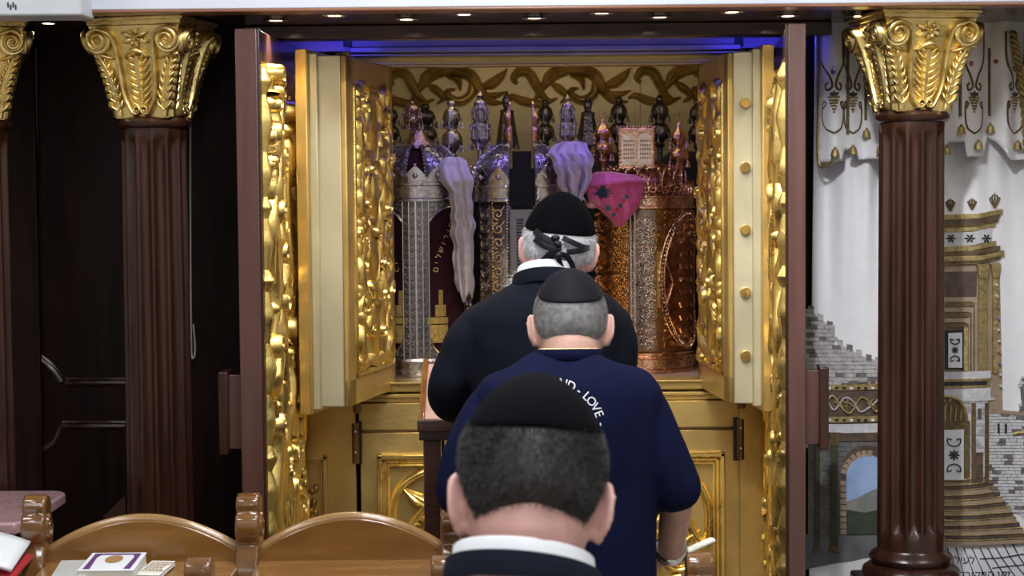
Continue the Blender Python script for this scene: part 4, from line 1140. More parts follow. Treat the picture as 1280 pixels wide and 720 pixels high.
# corner blossoms and the big beaded oval on the right flank
aO = FR + 0.98
mo = cyl_map((0, 0), R3 + .001, aO, 0)
vc, hu, hv = (H3 + .06) / 2 + .0, .105, (H3 - .10) / 2
g = MB()
ov = [(hu * math.cos(q), vc + hv * math.sin(q)) for q in np.linspace(0, 2 * PI, 60, endpoint=False)]
MBo = MB()
n = len(ov)
for k in range(n):
    a, b = ov[k], ov[(k + 1) % n]
    MBo.add([mo(0, vc, .003), mo(*a, .003), mo(*b, .003)], [(0, 1, 2)])
panel = MB()
panel.grid(13, 25, lambda u, v: mo(hu * (2 * u - 1) * math.sqrt(max(0, 1 - (2 * v - 1) ** 2)), vc + hv * (2 * v - 1), .0035))
panel.build('oval_field', MAT['copper_dark'], t3, angle=180)
g = MB()
for k in range(96):
    q = 2 * PI * k / 96; g.ball(mo(hu * 1.02 * math.cos(q), vc + hv * 1.01 * math.sin(q), .007), .0042, n=6, m=4)
for f_ in (.94, 1.09):
    g.tube([mo(hu * f_ * math.cos(q), vc + hv * (1 + (f_ - 1) * .5) * math.sin(q), .005) for q in np.linspace(0, 2 * PI, 80)], .0032, n=6)
g.build('oval_beading', MAT['copper'], t3)
g = MB()
Q = lambda x, y: (math.asin(max(-.98, min(.98, (at(x, y, 5.38).x - c3.x) / R3))) - (aO - FR)) * R3
def seg(pts, r=.0035): g.tube([mo(Q(x, y), zof(y, 5.38) - ZS, .007) for x, y in pts], r, n=6)
for q_ in ([(830, 328), (834, 340), (839, 355)], [(839, 355), (835, 369), (830, 383)], [(848, 338), (845, 344)], [(846, 363), (849, 370)], [(850, 350), (858, 352)]):
    g = MB(); seg(q_); g.build('oval_line', MAT['copper'], t3)
g = MB()
for y in range(300, 420, 16):
    for x in (848, 856, 862): g.tube([mo(Q(x, y), zof(y, 5.38) - ZS, .005), mo(Q(x + 2, y + 6), zof(y + 6, 5.38) - ZS, .006)], .004, n=5)
o = g.build('oval_city', MAT['copper'], t3); o['kind'] = 'stuff'
# vertical wooden insert beside the oval
g = MB(); cyl_grid(g, (0, 0), R3, aS + .48, aS + .60, lambda u: .20, lambda u: H3 - .13, 0, .004, nu=5); g.build('gilt_insert', MAT['gold_leaf'], t3)
# upper band, open gallery, crown, tablets
g = MB(); g.lathe([(R3, H3 - .002), (R3 + .010, H3), (R3 + .010, H3 + .006), (R3 + .005, H3 + .008), (R3 + .005, H3 + .030), (R3 + .010, H3 + .032), (R3 + .010, H3 + .038), (R3, H3 + .040), (0, H3 + .040)], 80); g.build('crown_band', MAT['copper'], t3)
g = MB(); text_on(g, 'תורה צוה לנו משה', .032, cyl_map((0, 0), R3 + .006, FR + .2, 0), 0, H3 + .010, .0018, heb=True); g.build('band_lettering', MAT['rose_silver_chased'], t3, angle=0, fix=False)
g = MB(); rr = random.Random(6); mg = cyl_map((0, 0), R3 + .001, 0, 0)
for k in range(44):
    u = 2 * PI * R3 * k / 44
    g.stroke(spiral((u, H3 + .058), .014, .003, rr.random() * 6, rr.choice((-1.2, 1.2)), 12), .0032, .006, mg, n=12, k=4)
    g.stroke([(u, H3 + .040), (u + .008, H3 + .06), (u, H3 + .084)], [.003, .005, .001], .007, mg, n=6, k=4)
    g.ball(mg(u + .006, H3 + .074, .002), .0045, n=6, m=4)
g.build('open_gallery', MAT['copper'], t3)
g = MB()
zt3 = zof(205, Y3) - ZS
prof = cat([(R3 - .008, H3 + .03), (R3 - .018, H3 + .08), (.10, zt3 - .03), (.055, zt3 + .0), (.03, zt3 + .012), (0, zt3 + .014)], 14)
g.lathe([tuple(p) for p in prof], 40); g.build('dome', MAT['copper_dark'], t3)
g = MB(); md = cyl_map((0, 0), .105, 0, 0)
for k in range(20):
    u = 2 * PI * .105 * k / 20
    g.tube([(.135 * math.cos(a) * q, .135 * math.sin(a) * q, z) for a, q, z in ((2 * PI * k / 20, 1.0, H3 + .07), (2 * PI * k / 20 + .12, .95, H3 + .115), (2 * PI * (k + .9) / 20, .80, H3 + .13), (2 * PI * (k + 1) / 20 + .1, .84, H3 + .10))], .004, n=6)
    g.ball((.12 * math.cos(2 * PI * k / 20), .12 * math.sin(2 * PI * k / 20), H3 + .12), .006, n=6, m=4)
g.build('crown_scrollwork', MAT['copper'], t3)
# tablet plate
xa, xb = at(773, 190, 5.40).x - c3.x, at(819, 190, 5.40).x - c3.x
za, zb_ = zof(213, 5.40) - ZS, zof(161, 5.40) - ZS
tb = MB().bx(xa, xb, -.095, -.083, za, zb_).build('tablet_plate', MAT['copper'], t3, bevel=.003)
xm3 = (xa + xb) / 2
for q in range(2):
    x0_, x1_ = (xa + .010, xm3 - .004) if q == 0 else (xm3 + .004, xb - .010)
    n = 10; out = [(x0_, za + .014), (x1_, za + .014)] + [((x0_ + x1_) / 2 + (x1_ - x0_) / 2 * math.cos(a), zb_ - .034 + .018 * math.sin(a)) for a in np.linspace(0, PI, n)]
    MB().prism(out, lambda u, v, h: (u, -.095 - h, v), 0, .004).build('tablet', MAT['rose_silver_chased'], tb)
    g = MB()
    for k in range(5):
        z = zb_ - .040 - k * .013
        for x in np.arange(x0_ + .008, x1_ - .006, .007): g.box((x, -.1005, z), (.004, .003, .006))
    o = g.build('tablet_text', MAT['copper_dark'], tb); o['kind'] = 'stuff'
g = MB()
for x in np.linspace(xa, xb, 13): g.ball((x, -.089, zb_ + .003), .0048, n=6, m=4)
for z in np.linspace(za, zb_, 12):
    for x in (xa + .004, xb - .004): g.ball((x, -.097, z), .003, n=5, m=4)
g.build('tablet_beading', MAT['copper'], tb)

# ---- dark scroll cases of the back row
YB = 5.82
for k, (x, lab) in enumerate(((509, 'dark scroll case in the back row behind the silver velvet-windowed case'), (658, 'dark scroll case in the back row behind the silver case standing ajar'),
                 (755, 'dark scroll case in the back row between the silver and copper cases'), (850, 'dark studded scroll case in the back row behind the copper case'))):
    X = at(x, 200, YB).x
    if k == 3: X += .012
    t = thing('torah_case', lab, 'scroll case', (X, YB, ZS), group='dark scroll cases of the back row')
    hB = zof(192, YB) - ZS
    R_ = .095
    MB().lathe([(.05, 0), (R_, .002), (R_, hB - .05), (R_ - .01, hB - .03), (R_ - .045, hB), (0, hB + .004)], 40).build('body', MAT['velvet_black'], t)
    MB().lathe([(R_, 0), (R_ + .006, .002), (R_ + .006, .03), (R_, .034)], 40).build('base_band', MAT['silver_dark'], t)
    for s in (-1, 1):
        g = MB()
        for z in np.linspace(.08, hB - .08, 12):
            a = FR + s * 1.15
            g.ball(((R_ + .001) * math.cos(a), (R_ + .001) * math.sin(a), z), .004, n=6, m=4)
        o = g.build('stud_row', MAT['silver'], t)

# ------------------------------------------------------------------ finials
def finial(name, label, x, yt, yb, Y, kind, m_, foot=0.0, scale=1.0, group=None):
    p = at(x, yb, Y); top = at(x, yt, Y).z
    t = thing('torah_finial', label, 'finial', (p.x, Y, p.z - foot), group='scroll finials')
    H = top - p.z; f = foot
    w = scale
    bells = []
    if kind == 'pear':
        prof = [(.008 * w, 0), (.008 * w, f), (.010 * w, f + H * .06), (.016 * w, f + H * .10), (.011 * w, f + H * .14), (.026 * w, f + H * .24), (.030 * w, f + H * .33), (.025 * w, f + H * .44), (.015 * w, f + H * .50), (.016 * w, f + H * .56),
                (.023 * w, f + H * .64), (.025 * w, f + H * .72), (.019 * w, f + H * .82), (.011 * w, f + H * .87), (.013 * w, f + H * .93), (.008 * w, f + H * .98), (0, f + H)]
        bells = [(f + H * .28, .031 * w), (f + H * .66, .027 * w)]
        MB().lathe([tuple(q) for q in cat(prof, 44)], 24, fn=lambda r, z, a: r * (1 + .05 * math.cos(10 * a) * (r > .018 * w))).build('stem', m_, t)
    elif kind == 'tower':
        MB().lathe([(.009 * w, 0), (.009 * w, f), (.009 * w, f + H * .30), (.018 * w, f + H * .34), (.010 * w, f + H * .38), (.0, f + H * .38)], 16).build('stem', m_, t)
        g = MB()
        for z0, z1, r in ((.38, .60, .030), (.62, .80, .024)):
            g.lathe([(r * .55 * w, f + H * (z0 - .02)), (r * w, f + H * (z0 + .05)), (r * w, f + H * (z0 + .07)), (r * .82 * w, f + H * (z0 + .075)), (r * .82 * w, f + H * (z1 - .04)), (r * w, f + H * (z1 - .035)), (r * w, f + H * z1), (r * .6 * w, f + H * (z1 + .03))], 8)
            for k in range(8):
                a = k * PI / 4; g.tube([(r * w * .95 * math.cos(a), r * w * .95 * math.sin(a), f + H * (z0 + .05)), (r * w * .95 * math.cos(a), r * w * .95 * math.sin(a), f + H * z1)], .0035 * w, n=6)
            bells.append((f + H * (z0 + .02), r * w))
        g.build('tier', m_, t, angle=30)
        MB().lathe([tuple(q) for q in cat([(.020 * w, f + H * .81), (.018 * w, f + H * .86), (.008 * w, f + H * .90), (.012 * w, f + H * .94), (.005 * w, f + H * .97), (0, f + H)], 16)], 16).build('cap', m_, t)
    elif kind == 'pyramid':
        MB().lathe([(.008 * w, 0), (.008 * w, f), (.036 * w, f + H * .03), (.036 * w, f + H * .12), (.022 * w, f + H * .60), (.024 * w, f + H * .64), (.010 * w, f + H * .68), (.015 * w, f + H * .78), (.015 * w, f + H * .84), (.006 * w, f + H * .92), (0, f + H)], 6).build('stem', m_, t, angle=25)
        bells = [(f + H * .10, .036 * w)]
    elif kind == 'star':
        prof = [(.007 * w, 0), (.007 * w, f + H * .12), (.014 * w, f + H * .20), (.009 * w, f + H * .25), (.024 * w, f + H * .34), (.025 * w, f + H * .42), (.012 * w, f + H * .50), (.014 * w, f + H * .55), (.023 * w, f + H * .62), (.022 * w, f + H * .69), (.010 * w, f + H * .78), (.005 * w, f + H * .86), (0, f + H * .88)]
        MB().lathe([tuple(q) for q in cat(prof, 40)], 22, fn=lambda r, z, a: r * (1 + .05 * math.cos(8 * a) * (r > .018 * w))).build('stem', m_, t)
        g = MB()
        for o_ in (0, PI):
            P = [(.011 * w * math.sin(q + o_), 0, f + H * .94 + .011 * w * math.cos(q + o_)) for q in (0, 2 * PI / 3, 4 * PI / 3, 2 * PI)]
            g.tube(P, .0016, n=5)
        g.tube([(0, 0, f + H * .86), (0, 0, f + H * .92)], .0014, n=5)
        g.build('star', m_, t)
        bells = [(f + H * .33, .026 * w), (f + H * .61, .024 * w)]
    for z, r in bells:
        for k in range(6):
            a = k * PI / 3 + .3
            b = MB().lathe([(.0015, .013 * w), (.003 * w, .010 * w), (.0045 * w, 0), (.0065 * w, -.006 * w), (0, -.006 * w)], 8)
            b.tube([(0, 0, .012 * w), (-.004 * w, 0, .026 * w)], .0012, n=5)
            o = b.build('bell', m_, t); o.location = ((r + .004) * math.cos(a), (r + .004) * math.sin(a), z - .018 * w); o.rotation_euler.z = a
    return t
S, D_, B_, C_ = MAT['silver'], MAT['silver_dark'], MAT['bronze'], MAT['copper']
mat('silver_aged', (0.40, 0.37, 0.37), 0.28, 1.0, var=0.35, vscale=50, rvar=0.1, bump=0.4, bscale=110)
SA = MAT['silver_aged']
finial('f', 'bronze ribbed finial on the domed silver case', 515, 126, 163, Y1, 'pear', B_, 0.0, .92)
ztop1 = ZS + H1 + .056
def foot_to(x, yb, Y, z): return at(x, yb, Y).z - z
finial('f', 'silver two-bulb finial rising from the draped white scarf', 565, 124, 202, 5.50, 'pear', SA, foot_to(565, 202, 5.50, ztop1), 1.05)
finial('f', 'slender silver tower finial on the left half of the ajar case', 601, 113, 220, 5.43, 'tower', SA, foot_to(601, 220, 5.43, ZS + Hb + .05), 1.05)
finial('f', 'silver tower finial above the lilac scarf', 710, 118, 208, 5.43, 'tower', SA, foot_to(710, 208, 5.43, ZS + Hb + .05), .95)
zc3 = ZS + H3 + .04
finial('f', 'copper star-topped finial beside the left edge of the tablets', 754, 139, 216, 5.46, 'star', C_, foot_to(754, 216, 5.46, zc3 + .02), 1.08)
finial('f', 'copper star-topped finial right of the tablets', 849, 143, 226, 5.47, 'star', C_, foot_to(849, 226, 5.47, zc3), 1.08)
ztB = ZS + zof(192, YB) - ZS
for x, yt, yb, kd, sc, lab in ((488, 128, 186, 'pear', 1.0, 'dark finial half hidden by the left safe door'), (532, 129, 188, 'pear', 1.25, 'dark pear-shaped finial just right of the bronze one'),
        (634, 112, 186, 'pyramid', 1.0, 'dark pyramid finial left of the ajar case tips'), (682, 124, 186, 'pear', .95, 'dark round finial right of the ajar case tips'),
        (735, 117, 184, 'pyramid', 1.0, 'dark pyramid finial right of the silver tower finial'), (774, 121, 186, 'pear', 1.05, 'dark finial directly above the copper tablets'),
        (825, 119, 188, 'pear', 1.1, 'dark finial between the tablets and the right copper finial'), (872, 122, 190, 'pear', 1.0, 'dark finial against the right safe door')):
    finial('f', lab, x, yt, yb, YB, kd, D_, max(0.0, at(x, yb, YB).z - ztB + .03), sc)
# ------------------------------------------------------------------ scarves laid over the scrolls
mat('scarf_white', (0.52, 0.48, 0.50), 0.75, sheen=0.3, var=0.10, vscale=40, bump=0.3, bscale=250)
mat('scarf_lilac', (0.42, 0.34, 0.50), 0.6, sheen=0.4, var=0.08, vscale=20, bump=0.2, bscale=200)
mat('scarf_pink', (0.62, 0.09, 0.26), 0.5, sheen=0.5, var=0.12, vscale=14, bump=0.15, bscale=160)
mat('print_navy', (0.015, 0.04, 0.09), 0.5)
mat('print_teal', (0.02, 0.14, 0.17), 0.5)
mat('print_red', (0.45, 0.03, 0.04), 0.5)
mat('print_blush', (0.80, 0.42, 0.50), 0.5)

def drape(table, Yb, amp, waves, seed, nu=60, nv=110, round_=0.02, edge=4.5):
    """hanging scarf : rows (y, xl, xr) in the frame at depth Yb with folds"""
    rr = random.Random(seed); ph = [rr.uniform(0, 6) for _ in range(3)]
    ys = [r[0] for r in table]
    def fn(u, v):
        y = ys[0] + (ys[-1] - ys[0]) * v
        xl, xr, dY = interp(table, y)
        xl += edge * noise.noise(Vector((y * .06, seed, 0))); xr += edge * noise.noise(Vector((y * .055, seed + 9, 0)))
        y2 = y + edge * 1.6 * v ** 6 * math.sin(9 * u + seed)
        a = at(xl + (xr - xl) * u, y2, Yb)
        f = amp * (math.sin(waves * PI * u + ph[0] + 1.5 * v) + .5 * math.sin(waves * 1.9 * PI * u + ph[1] - 2.5 * v) + .35 * math.sin(7 * v + 4 * u + ph[2]))
        bulge = round_ * math.sin(PI * u)
        f += .010 * noise.noise(Vector((a.x * 34, seed, a.z * 16))) + .005 * noise.noise(Vector((a.x * 80, seed + 4, a.z * 45)))
        return (a.x, Yb + dY + f - bulge, a.z)
    return MB().grid(nu, nv, fn)
o = drape([(196, 555, 576, .06), (202, 550, 583, .02), (212, 546, 588, 0), (225, 548, 590, -.02), (240, 562, 591, -.02), (290, 565, 592, -.02), (330, 567, 592, -.015), (360, 569, 592, -.01), (371, 574, 589, -.005)], 5.31, .010, 3.6, 4).build('white_scarf', MAT['scarf_white'], angle=180, solid=.003)
tag(o, 'crumpled white gauze scarf hanging down between the two silver cases', 'scarf')
# upper swell of the scarf turned over the finial
o = drape([(176, 700, 724, .10), (180, 692, 733, .05), (192, 690, 740, .0), (206, 691, 743, -.02), (215, 695, 741, -.02), (228, 698, 736, -.02), (246, 700, 731, -.02), (262, 704, 729, -.015)], 5.29, .018, 4.6, 9, edge=8).build('lilac_scarf', MAT['scarf_lilac'], angle=180, solid=.003)
tag(o, 'lilac silk scarf draped over the right half of the ajar case', 'scarf')

# pink printed scarf bundled on the copper case
PT = [(215, 746, 768, .05), (219, 739, 794, .02), (226, 735, 804, .0), (240, 733, 803, -.01), (252, 738, 800, -.012), (264, 752, 794, -.012), (275, 764, 784, -.01), (283, 771, 777, .0)]
YP = 5.315
def pink_pt(x, y, off=0.0):
    xl, xr, dY = interp(PT, y); u = (x - xl) / max(1e-3, xr - xl); v = (y - 215) / 68
    f = .008 * (math.sin(2.6 * PI * u + 1 + 3 * v) + .6 * math.sin(5.3 * PI * u - 4 * v)) + .010 * math.exp(-((x - 786 - (y - 235) * .2) / 5) ** 2) - .012 * math.exp(-((y - 229 + (x - 770) * .10) / 4.0) ** 2)
    a = at(x, y, YP)
    return (a.x, YP + dY + f - .045 * math.sin(PI * min(1, max(0, u))) ** .8 - off, a.z)
def pfn(u, v):
    y = 215 + 68 * v; xl, xr, dY = interp(PT, y)
    return pink_pt(xl + (xr - xl) * u, y)
ps = MB().grid(50, 50, pfn).build('pink_scarf', MAT['scarf_pink'], angle=180, solid=.003)
tag(ps, 'bright pink printed scarf bundled on the copper scroll case', 'scarf')
pm = lambda u, v, h: pink_pt(u, v, .003 + h)
g = MB(); rr = random.Random(2)
for k in range(26):
    a = k * 2 * PI / 26 + rr.uniform(-.1, .1); L = rr.uniform(7, 14)
    g.stroke([(752, 241), (752 + L * .5 * math.cos(a), 241 + L * .5 * math.sin(a)), (752 + L * math.cos(a), 241 + L * math.sin(a) * .8)], [1.6, 1.0, .2], .001, pm, n=6, k=3, base=.0005)
g.build('printed_flower', MAT['print_navy'], ps, fix=False)
g = MB()
for k in range(14):
    a = k * 2 * PI / 14 + .1; L = 11
    g.stroke([(741, 256), (741 + L * .6 * math.cos(a), 256 + L * .4 * math.sin(a)), (741 + L * math.cos(a), 253 + L * .6 * math.sin(a))][:3], [.9, .5, .1], .0008, pm, n=5, k=3, base=.0004)
g.build('printed_petals', MAT['print_blush'], ps, fix=False)
for k, (x, y) in enumerate(((782, 246), (778, 251), (774, 257), (770, 262), (766, 268), (763, 273), (759, 260))):
    g = MB(); g.dome((x, y), 3.1 if k < 6 else 4.0, .0012, pm, n=10, m=2)
    g.build('printed_spot', MAT['print_teal' if k % 2 == 0 else 'print_red'], ps, fix=False)
# ------------------------------------------------------------------ white ark curtain with embroidered city, and its valance
mat('curtain_white', (0.80, 0.79, 0.82), 0.62, sheen=0.35, var=0.02, vscale=30, bump=0.12, bscale=400, bdist=0.002)
mat('thread_gold', (0.36, 0.27, 0.11), 0.42, 0.55, var=0.3, vscale=90, bump=0.5, bscale=350, bdist=0.003)
mat('thread_gold_dark', (0.13, 0.085, 0.035), 0.5, 0.35, var=0.35, vscale=80, bump=0.5, bscale=300, bdist=0.003)
mat('thread_tan', (0.34, 0.25, 0.17), 0.6, 0.1, var=0.15, vscale=25, bump=0.4, bscale=300, bdist=0.003)
mat('thread_brown', (0.10, 0.065, 0.045), 0.6, 0.1, var=0.3, vscale=40, bump=0.4, bscale=300, bdist=0.003)
mat('thread_stone', (0.42, 0.40, 0.40), 0.7, var=0.2, vscale=50, bump=0.5, bscale=260, bdist=0.003)
mat('thread_stone_light', (0.56, 0.55, 0.57), 0.7, var=0.12, vscale=50, bump=0.5, bscale=260, bdist=0.003)
mat('thread_stone_dark', (0.15, 0.135, 0.13), 0.7, var=0.25, vscale=60, bump=0.5, bscale=260, bdist=0.003)
mat('thread_grey', (0.12, 0.12, 0.13), 0.7, var=0.2, vscale=20)
mat('thread_black', (0.012, 0.011, 0.012), 0.6)
mat('thread_white', (0.72, 0.72, 0.76), 0.65, var=0.03)
mat('thread_green', (0.05, 0.055, 0.03), 0.6, 0.2, var=0.3, vscale=60)
mat('sky_print', (0.20, 0.33, 0.62), 0.6, col2=(0.45, 0.55, 0.72), vscale=6)
mat('hill_print', (0.26, 0.25, 0.22), 0.7, col2=(0.18, 0.19, 0.18), vscale=25)
mat('meadow_print', (0.03, 0.045, 0.025), 0.7, col2=(0.05, 0.06, 0.04), vscale=30)
mat('gem_violet', (0.25, 0.15, 0.55), 0.06, 0.3, coat=1.0)
mat('gem_rose', (0.50, 0.10, 0.15), 0.06, 0.3, coat=1.0)
mat('gem_clear', (0.75, 0.85, 0.80), 0.05, 0.4, coat=1.0)

CY = 4.95
def Yc(X, Z):
    up = float(ss(1.40, 2.05, Z)); left = 1 - 0.85 * float(ss(1.12, 1.22, X)) * (1 - float(ss(1.85, 2.1, Z))) 
    a = 2 * PI * (X - 0.84) / 0.17
    return CY + (0.003 + 0.030 * up * left) * (math.sin(a + 0.5 * math.sin(2 * Z)) + 0.4 * math.sin(2.3 * a + 1.3 + Z))
def cm(x, y, h=0.0):
    a = at(x, y, CY)
    return (a.x, Yc(a.x, a.z) - h, a.z)
cx0, cx1 = at(1018, 300, CY).x, at(1345, 300, CY).x
zc0, zc1 = 0.22, SZ - 0.004
cur = MB().grid(190, 60, lambda u, v: (cx0 + (cx1 - cx0) * u - .02 * (1 - v) * (1 - u), Yc(cx0 + (cx1 - cx0) * u, zc0 + (zc1 - zc0) * v), zc0 + (zc1 - zc0) * v)).build('ark_curtain', MAT['curtain_white'], angle=180, solid=.003)
tag(cur, 'white satin ark curtain embroidered with stone city walls, gate and steps', 'curtain')

def ap(name, poly, m_, h, step=9, mapf=None, parent=None, rim=True):
    """applique : polygon in frame coordinates, tessellated so that it follows the folds, with a turned-down rim"""
    mapf = mapf or cm
    bm = bmesh.new()
    vs = [bm.verts.new((x, y, 0)) for x, y in poly]
    bm.faces.new(vs)
    for _ in range(6):
        e = [q for q in bm.edges if q.calc_length() > step]
        if not e: break
        bmesh.ops.subdivide_edges(bm, edges=e, cuts=1)
        bmesh.ops.triangulate(bm, faces=bm.faces[:])
    bm.verts.index_update()
    bd = [e for e in bm.edges if e.is_boundary]
    V = [mapf(v.co.x, v.co.y, h) for v in bm.verts]; Fc = [tuple(v.index for v in f.verts) for f in bm.faces]
    if rim:
        n = len(V); idx = {}
        for e in bd:
            for v in e.verts:
                if v.index not in idx:
                    idx[v.index] = n + len(idx)
        for k in idx: V.append(mapf(bm.verts[k].co.x if False else list(bm.verts)[k].co.x, list(bm.verts)[k].co.y, -.001))
        for e in bd:
            a, b = e.verts[0].index, e.verts[1].index
            Fc.append((a, b, idx[b], idx[a]))
    bm.free()
    return MB().add(V, Fc).build(name, m_, parent if parent is not None else cur, angle=35)
def cord(name, pts, r, m_, h=.004, n=30, mapf=None, parent=None):
    mapf = mapf or cm
    P = cat(pts, n)
    return MB().tube([mapf(p[0], p[1], h) for p in P], r, n=6).build(name, m_, parent if parent is not None else cur)
def courses(name, inside, x0, x1, y0, y1, bw, bh, m_, h, seed, pick=lambda r: True):
    rr = random.Random(seed); g = MB(); y = y0; k = 0
    while y < y1:
        x = x0 - (bw / 2 if k % 2 else 0)
        while x < x1:
            w = bw * rr.uniform(.7, 1.3)
            mx, my = x + w / 2, y + bh / 2
            if inside(mx, my) and pick(rr.random()):
                hh = h + rr.uniform(0, .0015)
                q = [(x + .3, y + .3), (x + w - .3, y + .3), (x + w - .3, y + bh - .3), (x + .3, y + bh - .3)]
                g.add([cm(a, b, hh) for a, b in q] + [cm(a, b, 0.001) for a, b in q], [(0, 1, 2, 3), (0, 4, 5, 1), (1, 5, 6, 2), (2, 6, 7, 3), (3, 7, 4, 0)])
            x += w
        y += bh; k += 1
    o = g.build(name, m_, cur, angle=0); o['kind'] = 'stuff'
    return o
M_ = MAT
# ---- left part : wall crown, vine frieze, gate with a view
wt = [(1012, 386), (1024, 398), (1038, 408), (1046, 428), (1062, 436), (1080, 446), (1102, 452), (1180, 430)]
edge = lambda x: np.interp(x, [p[0] for p in wt], [p[1] for p in wt])
ap('stone_ground', [(1004, 500), (1004, 386)] + wt[:-1] + [(1102, 560), (1004, 560)], M_['thread_stone'], .003)
courses('stone_courses', lambda x, y: y > edge(x) + 1, 1008, 1100, 386, 480, 11, 5, M_['thread_stone'], .006, 3)
courses('dark_stones', lambda x, y: edge(x) + 1 < y < edge(x) + 60, 1008, 1100, 386, 480, 11, 5, M_['thread_stone_dark'], .0078, 8, lambda r: r < .17)
for k in range(8):
    x = 1010 + k * 12; y = float(edge(x))
    ap('battlement', [(x, y + 4), (x, y - 4), (x + 7, y - 3), (x + 7, y + 5)], M_['thread_stone' if k % 2 else 'thread_stone_dark'], .006)
ap('frieze_ground', [(1030, 480), (1102, 476), (1102, 528), (1030, 530)], M_['thread_brown'], .007)
for y, hh in ((481, 7), (521, 7)):
    ap('frieze_band', [(1029, y), (1102, y - 2), (1102, y + hh - 2), (1029, y + hh)], M_['thread_gold'], .011)
    for k in range(8):
        ap('frieze_stone', [(1034 + 9 * k, y + 2), (1038 + 9 * k, y + 2), (1038 + 9 * k, y + 5), (1034 + 9 * k, y + 5)], M_['thread_black' if k % 3 else 'thread_white'], .013)
cord('frieze_vine', [(1032, 505), (1040, 494), (1052, 510), (1062, 515), (1074, 497), (1084, 500), (1094, 514), (1102, 500)], .0035, M_['thread_gold'], .012)
cord('frieze_vine', [(1032, 498), (1042, 512), (1054, 497), (1064, 500), (1074, 514), (1086, 508), (1102, 495)], .0028, M_['thread_stone'], .012)
for x, y in ((1046, 503), (1068, 507), (1088, 505), (1058, 503)):
    g = MB(); [g.stroke([(x, y), (x + 4 * math.cos(a), y + 4 * math.sin(a)), (x + 7 * math.cos(a + .4), y + 7 * math.sin(a + .4))], [.8, 2.0, .3], .004, lambda u, v, h: cm(u, v, .010 + h), n=6, k=4) for a in (0.3, 1.8, 3.3, 4.8)]
    g.build('frieze_leaf', M_['thread_gold'], cur)
ap('stone_strip', [(1028, 530), (1102, 529), (1102, 540), (1028, 541)], M_['thread_stone_light'], .008)
ap('lintel', [(1036, 541), (1102, 540), (1102, 550), (1036, 551)], M_['thread_brown'], .009)
ap('gate_wall', [(1010, 540), (1102, 550), (1102, 668), (1010, 668)], M_['thread_stone_dark'], .004)
courses('gate_wall_courses', lambda x, y: True, 1034, 1060, 552, 664, 13, 6, M_['thread_grey'], .006, 6)
arch = lambda cx, w, yt, yb, n=14: [(cx - w, yb), (cx - w, yt + w)] + [(cx - w * math.cos(a), yt + w - w * math.sin(a)) for a in np.linspace(.15, PI - .15, n)] + [(cx + w, yt + w), (cx + w, yb)]
ap('arch_band', arch(1083, 34, 556, 668), M_['thread_brown'], .007)
ap('arch_sky', arch(1083, 26, 568, 640), M_['sky_print'], .009)
ap('arch_hill', [(1057, 626), (1072, 621), (1090, 612), (1109, 606), (1109, 642), (1057, 642)], M_['hill_print'], .0095)
ap('arch_meadow', [(1057, 636), (1080, 640), (1109, 634), (1109, 667), (1057, 667)], M_['meadow_print'], .010)
for k in range(16):                            # voussoirs and jamb stones
    if k < 9: cxx, cyy, a = 1053, 664 - k * 7.6, 0.0
    else:
        q = .25 + (k - 9) * .24; cxx, cyy, a = 1083 - 30 * math.cos(q), 596 - 30 * math.sin(q), q
    c_, s_ = math.cos(a), math.sin(a)
    ap('arch_stone', [(cxx + u * c_ - v * s_, cyy + u * s_ + v * c_) for u, v in ((-3.6, -3), (3.6, -3), (3.6, 3), (-3.6, 3))], M_['thread_tan'], .010)
for x, w in ((1042, 4.5), (1021, 3.2)):
    ap('gate_column', [(x - w, 556), (x + w, 556), (x + w, 684), (x - w, 684)], M_['thread_green'], .011)
    ap('column_capital', [(x - w - 3, 540), (x + w + 3, 540), (x + w, 556), (x - w, 556)], M_['thread_gold_dark'], .013)
    ap('column_foot', [(x - w, 683), (x + w, 683), (x + w + 3, 689), (x - w - 3, 689)], M_['thread_gold_dark'], .012)
ap('gate_floor', [(1004, 668), (1182, 666), (1182, 694), (1080, 696), (1004, 712)], M_['thread_grey'], .006)

# ---- right part : tower
for x, y, s in ((1188, 256, 1.0), (1214, 255, .9), (1243, 251, 1.15)):
    for a in (-.9, -.45, 0, .45, .9):
        cord('palmette', [(x, y + 8 * s), (x + 7 * s * math.sin(a), y + 1 * s - 5 * math.cos(a)), (x + 4 * s * math.sin(a), y - 9 * s * math.cos(a) + 2)], .0022, M_['thread_gold_dark'], .004, 10)
    ap('palmette_field', [(x - 6 * s, y - 2), (x, y - 10 * s), (x + 6 * s, y - 2), (x + 3 * s, y + 9 * s), (x - 3 * s, y + 9 * s)], M_['thread_stone_light'], .003)
for (ya, yb, xr, m_, h) in ((266, 272, 1252, 'thread_gold', .014), (272, 278, 1249, 'thread_brown', .011), (278, 282, 1247, 'thread_gold_dark', .013), (282, 288, 1244, 'thread_gold', .010),
                            (288, 306, 1240, 'thread_stone_light', .007), (306, 312, 1244, 'thread_gold', .012), (312, 318, 1249, 'thread_gold_dark', .014), (318, 324, 1254, 'thread_gold', .016), (324, 329, 1250, 'thread_gold_dark', .012)):
    ap('cornice_band', [(1170, ya + 3), (xr - 30, ya + 1), (xr, ya - 5), (xr - 1, yb - 5), (xr - 30, yb + 1), (1170, yb + 3)], M_[m_], h)
for x in (1188, 1211, 1232):
    for k in range(6):
        a = k * PI / 3
        ap('frieze_flower', [(x, 298), (x + 4 * math.cos(a - .35), 298 + 4 * math.sin(a - .35)), (x + 7 * math.cos(a), 298 + 6 * math.sin(a)), (x + 4 * math.cos(a + .35), 298 + 4 * math.sin(a + .35))], M_['thread_black'], .0095)
ap('tower_wall', [(1170, 330), (1249, 328), (1253, 512), (1170, 512)], M_['thread_tan'], .005)
ap('tower_inner', [(1170, 340), (1220, 339), (1219, 374), (1170, 374)], M_['thread_brown'], .007)
